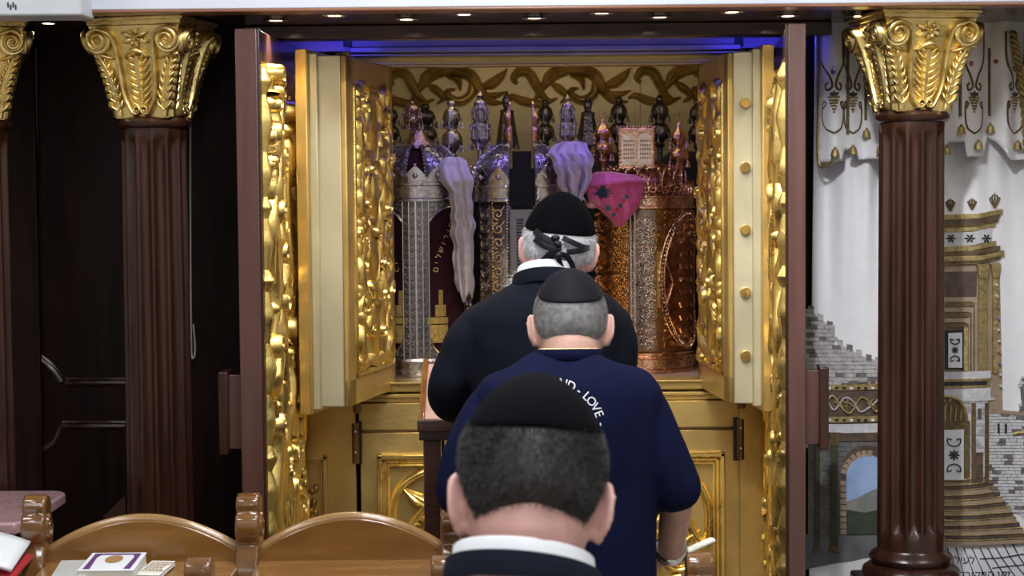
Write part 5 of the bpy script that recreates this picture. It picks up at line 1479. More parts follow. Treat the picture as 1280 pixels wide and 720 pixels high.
for k in range(6):
    y = 372 + k * 6.5
    ap('door_surround', [(1170, y), (1219 - 2 * k, y - 1), (1219 - 2 * k, 466), (1214 - 2 * k, 466), (1214 - 2 * k, y + 4.5), (1170, y + 5)], M_['thread_gold_dark' if k % 2 else 'thread_tan'], .008 + .001 * k)
ap('upper_door', [(1170, 413), (1203, 412), (1203, 461), (1170, 461)], M_['thread_black'], .014)
ap('upper_door_panel', [(1184, 416), (1201, 415), (1201, 459), (1184, 459)], M_['thread_white'], .016)
ap('upper_door_frame', [(1203, 408), (1208, 408), (1208, 464), (1203, 464)], M_['thread_gold'], .017)
def ornament(cx, cy, s, h):
    for k in range(8):
        a = k * PI / 4; ap('panel_flower', [(cx, cy), (cx + 3.4 * s * math.cos(a - .3), cy + 3.4 * s * math.sin(a - .3)), (cx + 5.6 * s * math.cos(a), cy + 5.6 * s * math.sin(a)), (cx + 3.4 * s * math.cos(a + .3), cy + 3.4 * s * math.sin(a + .3))], M_['thread_black'], h)
    for d in (-1, 1):
        for e in (-1, 1):
            cord('panel_scroll', [(cx, cy + d * 8 * s), (cx + e * 5 * s, cy + d * 10 * s), (cx + e * 6 * s, cy + d * 15 * s), (cx + e * 2 * s, cy + d * 14 * s)], .0018, M_['thread_black'], h, 10)
ornament(1192, 437, .9, .018)
for x, w in ((1227, 5.5), (1243, 3.2)):
    ap('tower_column', [(x - w, 345), (x + w, 344), (x + w, 466), (x - w, 466)], M_['thread_gold'], .014)
    ap('tower_capital', [(x - w - 3, 330), (x + w + 3, 329), (x + w, 347), (x - w, 347)], M_['thread_gold'], .018)
for k in range(10):
    g = MB(); g.dome((1244 + k * .6, 356 + k * 14), 2.0, .006, lambda u, v, h: cm(u, v, .015 + h), n=8, m=3)
    g.build('gem', M_[('gem_clear', 'gem_clear', 'gem_rose', 'gem_violet')[k % 4]], cur)
ap('ledge', [(1170, 465), (1237, 463), (1237, 472), (1170, 474)], M_['thread_stone_light'], .015)
ap('ledge_band', [(1170, 474), (1235, 472), (1235, 483), (1170, 485)], M_['thread_gold'], .016)
ap('ledge_inlay', [(1172, 477), (1232, 475), (1232, 480), (1172, 482)], M_['thread_black'], .018)
ap('ledge_stone', [(1170, 485), (1237, 483), (1237, 500), (1170, 502)], M_['thread_stone_light'], .012)
ap('gate_tower', [(1170, 490), (1234, 490), (1236, 606), (1170, 606)], M_['thread_stone_light'], .007)
courses('gate_tower_courses', lambda x, y: True, 1172, 1234, 492, 600, 9, 4, M_['thread_stone'], .0085, 15, lambda r: r < .5)
ap('fan_arch', [(1170, 526), (1170, 496), (1184, 494), (1196, 498), (1204, 508), (1207, 526)], M_['thread_gold_dark'], .012)
for k in range(4): cord('fan_rib', [(1180 + k * 6, 525), (1180 + k * 6.5, 515), (1181 + k * 6.5, 503 + k * 2.5)], .003, M_['thread_gold'], .015, 8)
cord('fan_rim', [(1170, 497), (1184, 495), (1197, 500), (1204, 510), (1207, 526)], .005, M_['thread_gold'], .015, 20)
ap('gate_door_frame', [(1170, 527), (1211, 526), (1211, 602), (1170, 602)], M_['thread_gold_dark'], .011)
ap('gate_door_panel', [(1179, 537), (1203, 536), (1203, 599), (1179, 599)], M_['thread_white'], .014)
ornament(1191, 568, 1.35, .016)
for x in (1215.5, 1232.5):
    ap('gate_pilaster', [(x - 2.4, 503), (x + 2.4, 503), (x + 2.4, 603), (x - 2.4, 603)], M_['thread_gold_dark'], .013)
ap('slit_window', [(1218, 565), (1227, 565), (1227, 602), (1218, 602)], M_['thread_brown'], .012)
ap('slit_window', [(1221, 510), (1225, 510), (1225, 523), (1221, 523)], M_['thread_brown'], .012)
wallpoly = [(1234, 514), (1276, 518), (1277, 470), (1350, 470), (1350, 660), (1290, 660), (1234, 600)]
ap('city_wall', wallpoly, M_['thread_stone_light'], .006)
ins = lambda x, y: (y > 515 + (x - 1234) * .1 or x > 1276) and y < 604 + (x - 1234) * 1.2 * (x > 1234)
courses('wall_courses', ins, 1235, 1300, 472, 640, 10, 4, M_['thread_stone_light'], .009, 21)
courses('dark_wall_stones', ins, 1235, 1300, 472, 640, 10, 4, M_['thread_stone_dark'], .0112, 22, lambda r: r < .16)
ap('wall_coping', [(1234, 511), (1278, 515), (1278, 519), (1234, 515)], M_['thread_tan'], .013)
for x in (1246, 1255): ap('wall_slit', [(x, 529), (x + 2.4, 529), (x + 2.4, 541), (x, 541)], M_['thread_black'], .013)
cord('wall_gilding', [(1265, 542), (1275, 540), (1290, 541)], .005, M_['thread_gold'], .013, 8)
ap('far_tower', [(1275, 483), (1282, 474), (1350, 474), (1350, 520), (1277, 518)], M_['thread_stone_dark'], .012)
# curved steps
NS = 13
for k in range(NS):
    y = 601 + k * 6.0
    xr = 1236 + 46 * (k / (NS - 1)) ** 1.15 + (3 if k else 0)
    dip = 4 + k * .55
    top = [(1160 + (xr - 1160) * t, y + dip * (-.2 * t) - .9 * t * (NS - k) * .5 + 1.5 * math.sin(PI * t)) for t in np.linspace(0, 1, 9)]
    o = ap('embroidered_step', top + [(xr + 1, top[-1][1] + 5)] + [(x_, y_ + 6.5) for x_, y_ in top[::-1]], M_['thread_brown' if k % 2 else 'thread_tan'], .008 + .0010 * k)
    cord('step_edge', top, .0016, M_['thread_gold'], .010 + .0010 * k, 18)
ap('plaza', [(1170, 684), (1260, 683), (1350, 655), (1350, 760), (1170, 760)], M_['thread_white'], .004)
for k in range(9):
    x = 1184 + k * 10
    cord('paving_line', [(x, 684 - max(0, k - 6) * 4), (x + 4 + k, 700), (x + 8 + 3 * k, 722)], .0016, M_['thread_black'], .0055, 10)
cord('paving_line', [(1224, 698), (1250, 697), (1290, 690)], .0016, M_['thread_black'], .0055, 10)
cord('paving_line', [(1240, 710), (1290, 704)], .0016, M_['thread_black'], .0055, 10)
ap('text_field', [(1176, 690), (1222, 690), (1228, 730), (1176, 730)], M_['thread_white'], .0062)
def ctext(s_, xr, yb, size_px, name):
    v, f = text_geo(s_[::-1], size_px); mx = max(a for a, b in v)
    MB().add([cm(xr + a - mx, yb - b, .0075) for a, b in v], f).build(name, M_['thread_black'], cur, angle=0, fix=False, label='black Hebrew dedication lettering')
ctext('לעילוי נשמת', 1217, 704, 13.5, 'dedication_text'); ctext('זקן המקובלים ראש', 1262, 722, 13.5, 'dedication_text')

# ---- valance
VYY = 4.885
def Yv(X, Z):
    a = 2 * PI * (X - 0.84) / 0.115
    return VYY + .016 * (math.sin(a + 1) + .5 * math.sin(1.7 * a + .4))
def vm(x, y, h=0.0):
    a = at(x, y, VYY); return (a.x, Yv(a.x, a.z) - h, a.z)
outline = [(1030, 8)]
outline += [(1026, 120), (1025, 203), (1052, 201), (1054, 188), (1062, 186), (1074, 200), (1098, 198), (1182, 200), (1186, 178), (1204, 177), (1207, 196), (1232, 195), (1236, 170), (1246, 178), (1256, 195), (1262, 200), (1330, 198), (1330, 8)]
val = ap('curtain_valance', outline, MAT['curtain_white'], 0.0, step=7, mapf=vm, parent=False if False else None, rim=False)
val.parent = None
m = val.modifiers.new('solid', 'SOLIDIFY'); m.thickness = .004
val.data.shade_smooth()
tag(val, 'white scalloped curtain valance with gold scrolls, grapes and bell tassels', 'valance')
cord('edge_braid', [(1030, 8), (1026, 120), (1025, 203), (1040, 202)], .005, M_['thread_gold'], .004, 40, vm, val)
for x in (1041, 1066, 1217, 1268):
    for s in (-1, 1):
        # S scroll beside each bunch of grapes
        cord('gold_scroll', [(x + s * 14, 40), (x + s * 13, 75), (x + s * 5, 95), (x + s * 2, 108), (x + s * 7, 113), (x + s * 9, 107), (x + s * 6, 104)], .0035, M_['thread_gold_dark'], .004, 26, vm, val)
        cord('gold_loop', [(x + s * 11, 136), (x + s * 8, 130), (x + s * 11, 128), (x + s * 12, 145), (x + s * 9, 160), (x, 167)], .003, M_['thread_gold_dark'], .004, 24, vm, val)
    rr = random.Random(x)
    b_ = MB()
    for r in range(6):
        for c in range(6 - r):
            b_.dome((x + (c - (5 - r) / 2) * 2.5, 122 + r * 3.6 + rr.uniform(-.4, .4)), 1.8, .007, lambda u, v, h: vm(u, v, .002 + h), n=7, m=3)
    b_.build('grape_bunch', M_['thread_gold'], val)
    for a in (-.8, 0, .8):
        ap('vine_leaf', [(x, 121), (x + 5 * math.sin(a - .5), 121 - 5 * math.cos(a - .5)), (x + 9 * math.sin(a), 121 - 8 * math.cos(a)), (x + 5 * math.sin(a + .5), 121 - 5 * math.cos(a + .5))], M_['thread_green'], .006, 9, vm, val)
def tassel(x, y):
    p = vm(x, y + 9, .012); s = .0205
    b = MB().lathe([(q[0] * s, q[1] * s) for q in ((0, 1.32), (.18, 1.30), (.22, 1.12), (.12, 1.05), (.42, .92), (.52, .6), (.60, .2), (.66, 0), (.55, .02), (0, .1))], 14, c=(p[0], p[1] - .006, p[2]))
    o = b.build('bell_tassel', M_['thread_gold'], val)
    return o
for x, y in ((1041, 187), (1065, 184), (1083, 163), (1198, 159), (1221, 178), (1238, 157), (1271, 178), (1097, 183), (1183, 184)):
    tassel(x, y)
for x, y0, y1 in ((1083, 90, 150), (1198, 80, 146), (1238, 60, 145), (1059, 60, 168)):
    cord('hanging_cord', [(x, y0), (x, (y0 + y1) / 2), (x, y1)], .0042, M_['thread_gold_dark'], .008, 16, vm, val)
for x, y, m_ in ((1040, 90, 'gem_violet'), (1040.5, 87, 'gem_clear'), (1213, 80, 'gem_rose'), (1244, 77, 'gem_rose'), (1266, 78, 'gem_clear'), (1267, 86, 'gem_violet')):
    g = MB(); g.dome((x, y), (3.2, 4.2), .007, lambda u, v, h: vm(u, v, .003 + h), n=10, m=3); g.build('gem', M_[m_], val)
# twisted gold rope at the far right
g = MB()
P = cat([tuple(at(x, y, 4.86)) for x, y in ((1266, 40), (1271, 70), (1276, 100), (1281, 140), (1284, 190))], 60)
for ph in (0, PI):
    g.tube([p + .006 * np.array((math.cos(k * .9 + ph), math.sin(k * .9 + ph), 0)) for k, p in enumerate(P)], .0065, n=8)
tag(g.build('gold_rope', M_['thread_gold']), 'thick twisted gold rope hanging at the right edge of the valance', 'rope')
# ------------------------------------------------------------------ people, all seen from behind
from mathutils.bvhtree import BVHTree
mat('skin_fair', (0.56, 0.33, 0.26), 0.48, sub=0.12, var=0.10, vscale=28, bump=0.12, bscale=260, bdist=0.002)
mat('skin_pink', (0.58, 0.33, 0.29), 0.48, sub=0.12, var=0.10, vscale=22, bump=0.12, bscale=240, bdist=0.002)
mat('hair_dark', (0.022, 0.018, 0.018), 0.45, var=0.35, vscale=60, bump=0.5, bscale=300, bdist=0.003)
mat('hair_grey', (0.17, 0.165, 0.165), 0.5, var=0.3, vscale=70, bump=0.5, bscale=400, bdist=0.002)
mat('hair_white', (0.55, 0.55, 0.58), 0.5, var=0.2, vscale=50, bump=0.5, bscale=300, bdist=0.003)
mat('cap_velvet', (0.0016, 0.0016, 0.0030), 0.9, spec=0.06, var=0.15, vscale=40)
mat('cap_satin', (0.0055, 0.0055, 0.009), 0.7, spec=0.15, sheen=0.03, var=0.1, vscale=60, bump=0.15, bscale=500, bdist=0.001)
mat('suit_black', (0.0055, 0.007, 0.0135), 0.8, spec=0.12, sheen=0.0, var=0.1, vscale=30, bump=0.15, bscale=500, bdist=0.002)
mat('suit_navy', (0.0055, 0.008, 0.017), 0.8, spec=0.15, sheen=0.0, var=0.1, vscale=30, bump=0.2, bscale=600, bdist=0.002)
mat('shirt_navy', (0.0036, 0.0056, 0.029), 0.85, spec=0.12, sheen=0.0, var=0.08, vscale=20, bump=0.15, bscale=700, bdist=0.001)
mat('trouser_dark', (0.012, 0.012, 0.016), 0.75, sheen=0.1)
mat('shirt_white', (0.80, 0.82, 0.86), 0.6, var=0.02, bump=0.1, bscale=600, bdist=0.001)
mat('shoe_black', (0.01, 0.01, 0.01), 0.25, coat=0.4)
mat('ribbon_black', (0.0045, 0.0065, 0.013), 0.42, spec=0.35)
mat('eye_white', (0.8, 0.8, 0.78), 0.2)
mat('print_white', (0.75, 0.76, 0.80), 0.6)
mat('chain_gold', (0.85, 0.55, 0.25), 0.25, 1.0)

class Head:
    def __init__(s, c, tilt, roll=0.0, yaw=0.0, sc=1.0):
        s.c = np.array(tuple(c)); s.sc = sc
        s.R = np.array(Matrix.Rotation(math.radians(yaw), 3, 'Z') @ Matrix.Rotation(math.radians(roll), 3, 'Y') @ Matrix.Rotation(-math.radians(tilt), 3, 'X'))
    def loc(s, d):
        d = np.asarray(d, float); d = d / (np.linalg.norm(d, axis=-1, keepdims=True) + 1e-12)
        p = d / np.sqrt((d[..., 0:1] / .077) ** 2 + (d[..., 1:2] / .097) ** 2 + (d[..., 2:3] / .118) ** 2)
        x, y, z = p[..., 0], p[..., 1], p[..., 2]
        t = np.clip(-z / .118, 0, 1)
        y = np.where(y < 0, y * (1 - .42 * ss(.2, .95, t)), y * (1 - .12 * ss(.7, 1, t)) * (1 - .04 * ss(.2, .6, z / .118)))
        x = x * (1 - .20 * ss(.25, 1, t)) * (1 + .035 * ss(-.2, .5, z / .118) * (y < 0))
        return np.stack([x, y, z], -1)
    def w(s, p):                               # head space -> world
        return s.c + (np.asarray(p) * s.sc) @ s.R.T
    def pt(s, d, off=0.0):
        d = np.asarray(d, float); d = d / (np.linalg.norm(d, axis=-1, keepdims=True) + 1e-12)
        return s.w(s.loc(d) + d * off)
    def inside(s, P):
        q = ((np.asarray(P) - s.c) @ s.R) / s.sc
        r = np.linalg.norm(q); return r < np.linalg.norm(s.loc(q))
    def hit(s, x, y, h=0.0):
        """first point of the head's back on the view line of (x, y)"""
        Y0 = s.c[1] - .2; Y = Y0
        while Y < s.c[1] + .05 and not s.inside(tuple(at(x, y, Y))): Y += .004
        lo, hi = Y - .004, Y
        for _ in range(10):
            m_ = (lo + hi) / 2
            if s.inside(tuple(at(x, y, m_))): hi = m_
            else: lo = m_
        Y = hi
        return tuple(at(x, y, Y - h))

def sphere_dirs(nu, nv):
    out = []
    for j in range(nv + 1):
        ph = -PI / 2 + PI * j / nv
        out.append([(math.cos(ph) * math.cos(2 * PI * i / nu), math.cos(ph) * math.sin(2 * PI * i / nu), math.sin(ph)) for i in range(nu)])
    return np.array(out)
def head_parts(mb, H, ear_dz=0.0):
    D = sphere_dirs(48, 32)
    P = H.pt(D.reshape(-1, 3)).reshape(D.shape)
    mb.loft([list(map(tuple, r)) for r in P], cap=False)
    Rm = Matrix(H.R.tolist())
    s = H.sc
    mb.ball(H.w((0, .098, -.022)), (.015 * s, .020 * s, .024 * s), R=Rm)             # nose
    mb.ball(H.w((0, .088, .012)), (.030 * s, .014 * s, .012 * s), R=Rm)              # brow
    mb.ball(H.w((0, .086, -.062)), (.024 * s, .013 * s, .010 * s), R=Rm)             # lips
    mb.ball(H.w((0, .080, -.096)), (.026 * s, .018 * s, .018 * s), R=Rm)             # chin
    for sd in (-1, 1):
        # ear : dished plate flaring back and out, with rim and lobe
        base = np.array((sd * .074, -.004, -.016 + ear_dz)); w = np.array((sd * .62, -.78, 0.06)); w /= np.linalg.norm(w)
        up = np.array((sd * .10, -.12, 1.0)); up /= np.linalg.norm(up)
        E = lambda a, r=1.0: H.w(base + w * (.012 + .015 * r * math.cos(a)) + up * (.031 * r * math.sin(a) * (1.0 if math.sin(a) > 0 else .95)))
        n3 = np.cross(w, up)
        ring0 = [tuple(E(a) + H.R @ (n3 * .0035 * s)) for a in np.linspace(0, 2 * PI, 20, endpoint=False)]
        ring1 = [tuple(E(a) - H.R @ (n3 * .0035 * s)) for a in np.linspace(0, 2 * PI, 20, endpoint=False)]
        mb.loft([ring0, ring1])
        mb.tube([tuple(E(a, 1.02)) for a in np.linspace(-1.1, 2.6, 22)], .0048 * s, n=8)
        mb.ball(H.w(base + w * .010 - up * .028), (.008 * s, .009 * s, .010 * s), n=8, m=6)
        mb.ball(H.w(base + w * .004), (.010 * s, .012 * s, .022 * s), n=8, m=6, R=Rm)
def cap(H, axis, ang, thick, mat_, parent, name='skullcap', peak=0.0, nr=12, na=48):
    ax = np.array(axis, float); ax /= np.linalg.norm(ax)
    e1 = np.cross(ax, (0, 1, 0.001)); e1 /= np.linalg.norm(e1); e2 = np.cross(ax, e1)
    rings = []
    for q in np.linspace(0.02, 1, nr):
        th = math.radians(ang) * q
        off = thick + peak * (1 - q) ** 2
        rings.append([tuple(H.pt(ax * math.cos(th) + (e1 * math.cos(a) + e2 * math.sin(a)) * math.sin(th), off)) for a in np.linspace(0, 2 * PI, na, endpoint=False)])
    th = math.radians(ang)
    rim = lambda dth, off: [tuple(H.pt(ax * math.cos(th + dth) + (e1 * math.cos(a) + e2 * math.sin(a)) * math.sin(th + dth), off)) for a in np.linspace(0, 2 * PI, na, endpoint=False)]
    rings += [rim(.015, thick - .0005), rim(.022, thick - .003), rim(.018, -.003)]
    return MB().loft(rings, cap=True).build(name, mat_, parent, angle=180, world=True)
HLINE = [(0, .060), (40, .048), (65, .022), (92, .000), (112, -.044), (140, -.086), (180, -.094)]
def hair_shell(H, thick, mat_, parent, line=HLINE, dens=9000, length=.006, seed=1, fade=.02, strand_mat=None, lift=.6, shell=True, width=.0009, cap_=None):
    D = sphere_dirs(96, 64)
    L = H.loc(D.reshape(-1, 3)).reshape(D.shape)
    lt = np.array(line)
    def mask(p, d):
        az = np.degrees(np.abs(np.arctan2(d[..., 0], d[..., 1])))
        zl = np.interp(az, lt[:, 0], lt[:, 1])
        return ss(0, fade, p[..., 2] - zl)
    M = mask(L, D)
    P = H.w(L + D * (-.004 + (thick + .004) * M)[..., None])
    hs = None
    if shell:
        hs = MB().loft([list(map(tuple, r)) for r in P], cap=False).build('hair', mat_, parent, angle=180, world=True)
    rr = np.random.RandomState(seed)
    d = rr.normal(size=(dens * 3, 3)); d /= np.linalg.norm(d, axis=1)[:, None]
    p = H.loc(d); m = mask(p, d)
    keep = rr.rand(len(d)) < m * .9 + .0
    if cap_:
        ca = np.array(cap_[0], float); ca /= np.linalg.norm(ca); keep &= (d @ ca) < math.cos(math.radians(cap_[1]))
    d = d[keep][:dens]; m = m[keep][:dens]; n = len(d)
    base = H.pt(d, 0) + (H.R @ d.T).T * ((thick * m - .0015)[:, None])
    nrm = (H.R @ d.T).T
    dn = np.array((0, 0, -1.0)); tdir = dn - nrm * (nrm @ dn)[:, None]
    dirs = nrm * lift + tdir * (1 - lift) + rr.normal(size=(n, 3)) * .18
    dirs /= np.linalg.norm(dirs, axis=1)[:, None]
    side = np.cross(dirs, rr.normal(size=(n, 3))); side /= np.linalg.norm(side, axis=1)[:, None]
    Ln = (length * (.5 + .6 * rr.rand(n)) * (.45 + .55 * m))[:, None]
    V = np.stack([base - side * width / 2, base + side * width / 2, base + dirs * Ln], 1).reshape(-1, 3)
    o = MB().add(V, [(3 * i, 3 * i + 1, 3 * i + 2) for i in range(n)]).build('hair_strands', strand_mat or mat_, parent, angle=0, world=True, fix=False)
    o['kind'] = 'stuff'
    return hs
def sring(c, rx, ry, n=32, e=2.4, tilt=0.0):
    out = []
    for k in range(n):
        a = 2 * PI * k / n; ca, sa = math.cos(a), math.sin(a)
        x = rx * math.copysign(abs(ca) ** (2 / e), ca); y = ry * math.copysign(abs(sa) ** (2 / e), sa)
        out.append((c[0] + x, c[1] + y, c[2] - tilt * y))
    return out
def rings_px(tab, Y, grow=0.0, e=2.4):
    """tab rows: y, x left, x right, dY, half depth (frame coordinates at depth Y)"""
    T = cat(tab, len(tab) * 4)
    out = []
    for y, xl, xr, dY, ry in T:
        a, b = at(xl, y, Y), at(xr, y, Y); c = (a + b) / 2
        out.append(sring((c.x, Y + dY, c.z), (b.x - a.x) / 2 + grow, ry + grow, e=e))
    return out
def limb(mb, pts, rad, n=18, k=26, flat=1.0):
    mb.tube(cat(pts, k), np.interp(np.linspace(0, 1, k), np.linspace(0, 1, len(rad)), rad), n=n, flat=flat)
    mb.ball(pts[0], rad[0] * .98, 14, 9); mb.ball(pts[-1], rad[-1] * .98, 14, 9)
def hand(mb, wrist, direction, palm_n, side, size=1.0, curl=.9, spread=.10):
    """palm and five bent fingers; direction: along the fingers, palm_n: the way the palm looks, side: +1 thumb towards cross(direction, palm_n)"""
    d = np.array(direction, float); d /= np.linalg.norm(d)
    pn = np.array(palm_n, float); pn -= d * pn.dot(d); pn /= np.linalg.norm(pn)
    t = np.cross(d, pn) * side
    w = np.array(tuple(wrist), float); s = size
    rings = []
    for q, hw, hh in ((0, .026, .019), (.25, .033, .017), (.6, .040, .015), (.95, .041, .013), (1.05, .036, .009)):
        c = w + d * .085 * q * s
        rings.append([tuple(c + t * hw * s * math.cos(a) + pn * hh * s * math.sin(a)) for a in np.linspace(0, 2 * PI, 16, endpoint=False)])
    mb.loft(rings)
    for k, (off, L) in enumerate(((.029, .070), (.010, .078), (-.010, .073), (-.028, .058))):
        b = w + d * .078 * s + t * off * s; a = 0.0; P = [b - d * .02 * s]; cur_ = b
        dirn = d + t * spread * (off / .03)
        P.append(cur_)
        for seg_, c_ in ((.46, .35), (.30, .9), (.24, .7)):
            a += curl * c_
            v = dirn * math.cos(a) + pn * math.sin(a); v /= np.linalg.norm(v)
            cur_ = cur_ + v * L * seg_ * s; P.append(cur_)
        limb(mb, [tuple(p) for p in P], [.0095 * s, .0092 * s, .0085 * s, .008 * s, .0065 * s], n=10, k=16)
    b = w + d * .022 * s + t * .026 * s
    P = [b - t * .012 * s, b + t * .014 * s + d * .018 * s + pn * .006 * s, b + t * .022 * s + d * .046 * s + pn * .016 * s, b + t * .016 * s + d * .068 * s + pn * .022 * s]
    limb(mb, [tuple(p) for p in P], [.013 * s, .0115 * s, .010 * s, .0075 * s], n=10, k=14)
def legs(mb, X, Y, zh, r=1.0, sep=.095):
    for s in (-1, 1):
        limb(mb, [(X + s * .085, Y, zh), (X + s * sep, Y + .01, zh * .75), (X + s * sep, Y + .015, zh * .52), (X + s * sep, Y - .005, zh * .28), (X + s * sep, Y - .01, .07)], [.088 * r, .078 * r, .058 * r, .056 * r, .042 * r])
def trousers(X, Y, zh, parent, m_=None, sep=.095):
    g = MB()
    g.loft([sring((X, Y, z), rx, ry, e=2.6) for z, rx, ry in ((zh - .14, .165, .115), (zh - .02, .175, .125), (zh + .06, .168, .12), (zh + .10, .160, .112))])
    for s in (-1, 1):
        limb(g, [(X + s * .088, Y, zh - .05), (X + s * sep, Y + .01, zh * .72), (X + s * sep, Y + .01, zh * .5), (X + s * sep, Y, zh * .25), (X + s * sep, Y, .055)], [.095, .090, .078, .072, .070])
    return finish_me(remeshed(g, .012, 4), 'trousers', m_ or MAT['trouser_dark'], parent)
def shoes(X, Y, parent, sep=.095):
    for s in (-1, 1):
        g = MB(); rings = []
        for q, hw, zt_ in ((-.085, .026, .06), (-.06, .038, .075), (.0, .040, .085), (.07, .044, .060), (.14, .046, .048), (.18, .038, .040), (.205, .018, .030)):
            rings.append([(X + s * sep + hw * math.copysign(abs(math.cos(a)) ** .7, math.cos(a)), Y + q, .001 + zt_ * (.5 + .5 * math.copysign(abs(math.sin(a)) ** .6, math.sin(a)))) for a in np.linspace(0, 2 * PI, 16, endpoint=False)])
        g.loft(rings); g.build('shoe', MAT['shoe_black'], parent, angle=60, world=True)
def finish_me(me, name, m_, parent=None, label=None):
    if parent is not None: me.transform(root_matrix(parent).inverted())
    return finish(me, name, m_, parent, angle=180, fix=False, label=label)
def wrinkle(amp, freq, stretch=(1, 1, 1), seed=0.0):
    st = np.array(stretch)
    def f(co, no):
        q = co * st * freq + seed
        d = np.array([noise.noise(Vector(p)) + .5 * noise.noise(Vector(p * 2.1)) for p in q])
        return co + no * (amp * d)[:, None]
    return f
def person(me, X, Y, m_, label):
    me.transform(Matrix.Translation((-X, -Y, 0)))
    o = finish(me, 'person', m_, None, angle=180, fix=False)
    o.location = (X, Y, 0)
    return tag(o, label, 'person')
def eyes(H, parent):
    for s in (-1, 1):
        e = MB().ball(H.w((s * .031, .080, -.004)), .0125 * H.sc, 12, 8).build('eye', MAT['eye_white'], parent, world=True)

# ================================================================== man in the navy t-shirt
Ym = 3.72
H2 = Head(at(713, 407, Ym + .05), 24, 0, 0, 1.0)
Xm = at(712, 600, Ym).x
LA = [at(622, 518, Ym), at(597, 562, Ym - .01), at(578, 614, Ym - .01), at(590, 690, Ym + .22)]
RA = [at(800, 516, Ym), at(825, 560, Ym - .01), at(845, 612, Ym - .01), at(838, 690, Ym + .20)]
g = MB(); head_parts(g, H2)
nk = H2.w((0, -.010, -.085))
limb(g, [tuple(H2.w((0, -.022, -.055))), tuple((np.array(nk) + np.array(at(711, 445, Ym))) / 2 + np.array((0, -.006, 0))), tuple(at(711, 455, Ym))], [.064, .061, .068])
TT = [(456, 668, 754, 0, .062), (464, 645, 780, 0, .08), (475, 612, 812, 0, .105), (500, 604, 820, 0, .112), (560, 610, 814, 0, .112), (660, 616, 808, 0, .112), (780, 618, 806, 0, .11), (860, 612, 812, 0, .115)]
g.loft(rings_px(TT, Ym, -.008))
legs(g, Xm, Ym, .92)
for A, sd in ((LA, -1), (RA, 1)):
    limb(g, [tuple(p) for p in A], [.044, .043, .039, .036, .029])
    d = A[3] - A[2]
    hand(g, A[3], (-sd * .15, d.y, d.z * .6), (-sd * .5, .1, -.8), sd, 1.0, .75)
me = remeshed(g, .0048, 5, name='person')
man2 = person(me, Xm, Ym, MAT['skin_fair'], 'man in navy t-shirt with cropped grey hair and black skullcap')
eyes(H2, man2)
hair_shell(H2, .0035, MAT['hair_grey'], man2, dens=16000, length=.0045, seed=3, fade=.045, cap_=((0, -.60, .80), 43))
cap(H2, (0, -.60, .80), 44, .0075, MAT['cap_satin'], man2, peak=.004)
g = MB()
TS = [(441, 672, 752, -.002, .071), (446, 662, 762, -.002, .078), (453, 646, 780, 0, .088), (463, 624, 804, 0, .102), (476, 606, 820, 0, .114), (494, 598, 828, 0, .122), (525, 600, 826, 0, .128), (580, 601, 824, 0, .130), (660, 604, 822, .0, .128), (760, 604, 822, 0, .126), (850, 600, 824, 0, .130), (890, 598, 826, 0, .132)]
g.loft(rings_px(TS, Ym))
for A, sd in ((LA, -1), (RA, 1)):
    e = A[1] + (A[2] - A[1]) * .98
    limb(g, [tuple(A[0] + Vector((-sd * .04, 0, .005))), tuple(A[0]), tuple(A[1]), tuple(e)], [.062, .064, .062, .060])
shirt_me = remeshed(g, .0062, 5, wrinkle(.013, 7.0, (1.4, 1.0, .45), 3.1), 't_shirt')
# cut the neckline open along the collar ring
bvh2 = BVHTree.FromPolygons([v.co.copy() for v in shirt_me.vertices], [tuple(p.vertices) for p in shirt_me.polygons])
shirt = finish_me(shirt_me, 't_shirt', MAT['shirt_navy'], man2, 'navy blue t-shirt with white lettering')
# ribbed collar
cc = at(711, 440, Ym)
P = [(cc.x + .068 * math.cos(a), Ym - .002 + .071 * math.sin(a), cc.z + .000 - .10 * .067 * math.sin(a)) for a in np.linspace(0, 2 * PI, 40)]
MB().tube([(p[0], p[1], p[2] - .006) for p in P], .0046, n=10, flat=2.8).build('collar_rib', MAT['shirt_navy'], man2, angle=180, world=True)
# sleeve hems
def camdir(x, y):
    d = CAMR @ Vector(((x - 640.0) / F, -(y - 360.0) / F, -1.0)); return d.normalized()
def on_shirt(u, v, h):
    hit = bvh2.ray_cast(Vector((0, 0, CAMZ)), camdir(u, v))
    p = hit[0] if hit[0] is not None else at(u, v, Ym - .12)
    n = hit[1] if hit[1] is not None else Vector((0, -1, 0))
    if n.y > 0: n = -n
    return tuple(p + n * (.0012 + h))
tx = MB()
for ch, dg in (('A', 3), ('N', 12.5), ('D', 22.5), ('-', 33), ('L', 43.5), ('O', 51.5), ('V', 60), ('E', 68), ('-', 80)):
    a = math.radians(dg); v, f = text_geo(ch, 15.5)
    ux, uy = math.cos(a), math.sin(a)                     # along the arc (image axes)
    bx_, by_ = 690 + 58 * math.sin(a), 541 - 58 * math.cos(a)
    tx.add([on_shirt(bx_ + p * ux + q * math.sin(a), by_ + p * uy - q * math.cos(a), .0008) for p, q in v], f)
tx.build('lettering', MAT['print_white'], man2, angle=0, world=True, fix=False, label='white arched lettering')
trousers(Xm, Ym, .90, man2); shoes(Xm, Ym, man2)
# neck chain
P = [(cc.x + .0655 * math.cos(a), Ym + .004 + .0665 * math.sin(a), cc.z + .006 - .10 * .0625 * math.sin(a)) for a in np.linspace(-PI, 0, 60)]
g = MB()
for k, p in enumerate(P): g.ball(p, (.0022, .0022, .0016), n=6, m=4)
o = g.build('neck_chain', MAT['chain_gold'], man2, world=True)
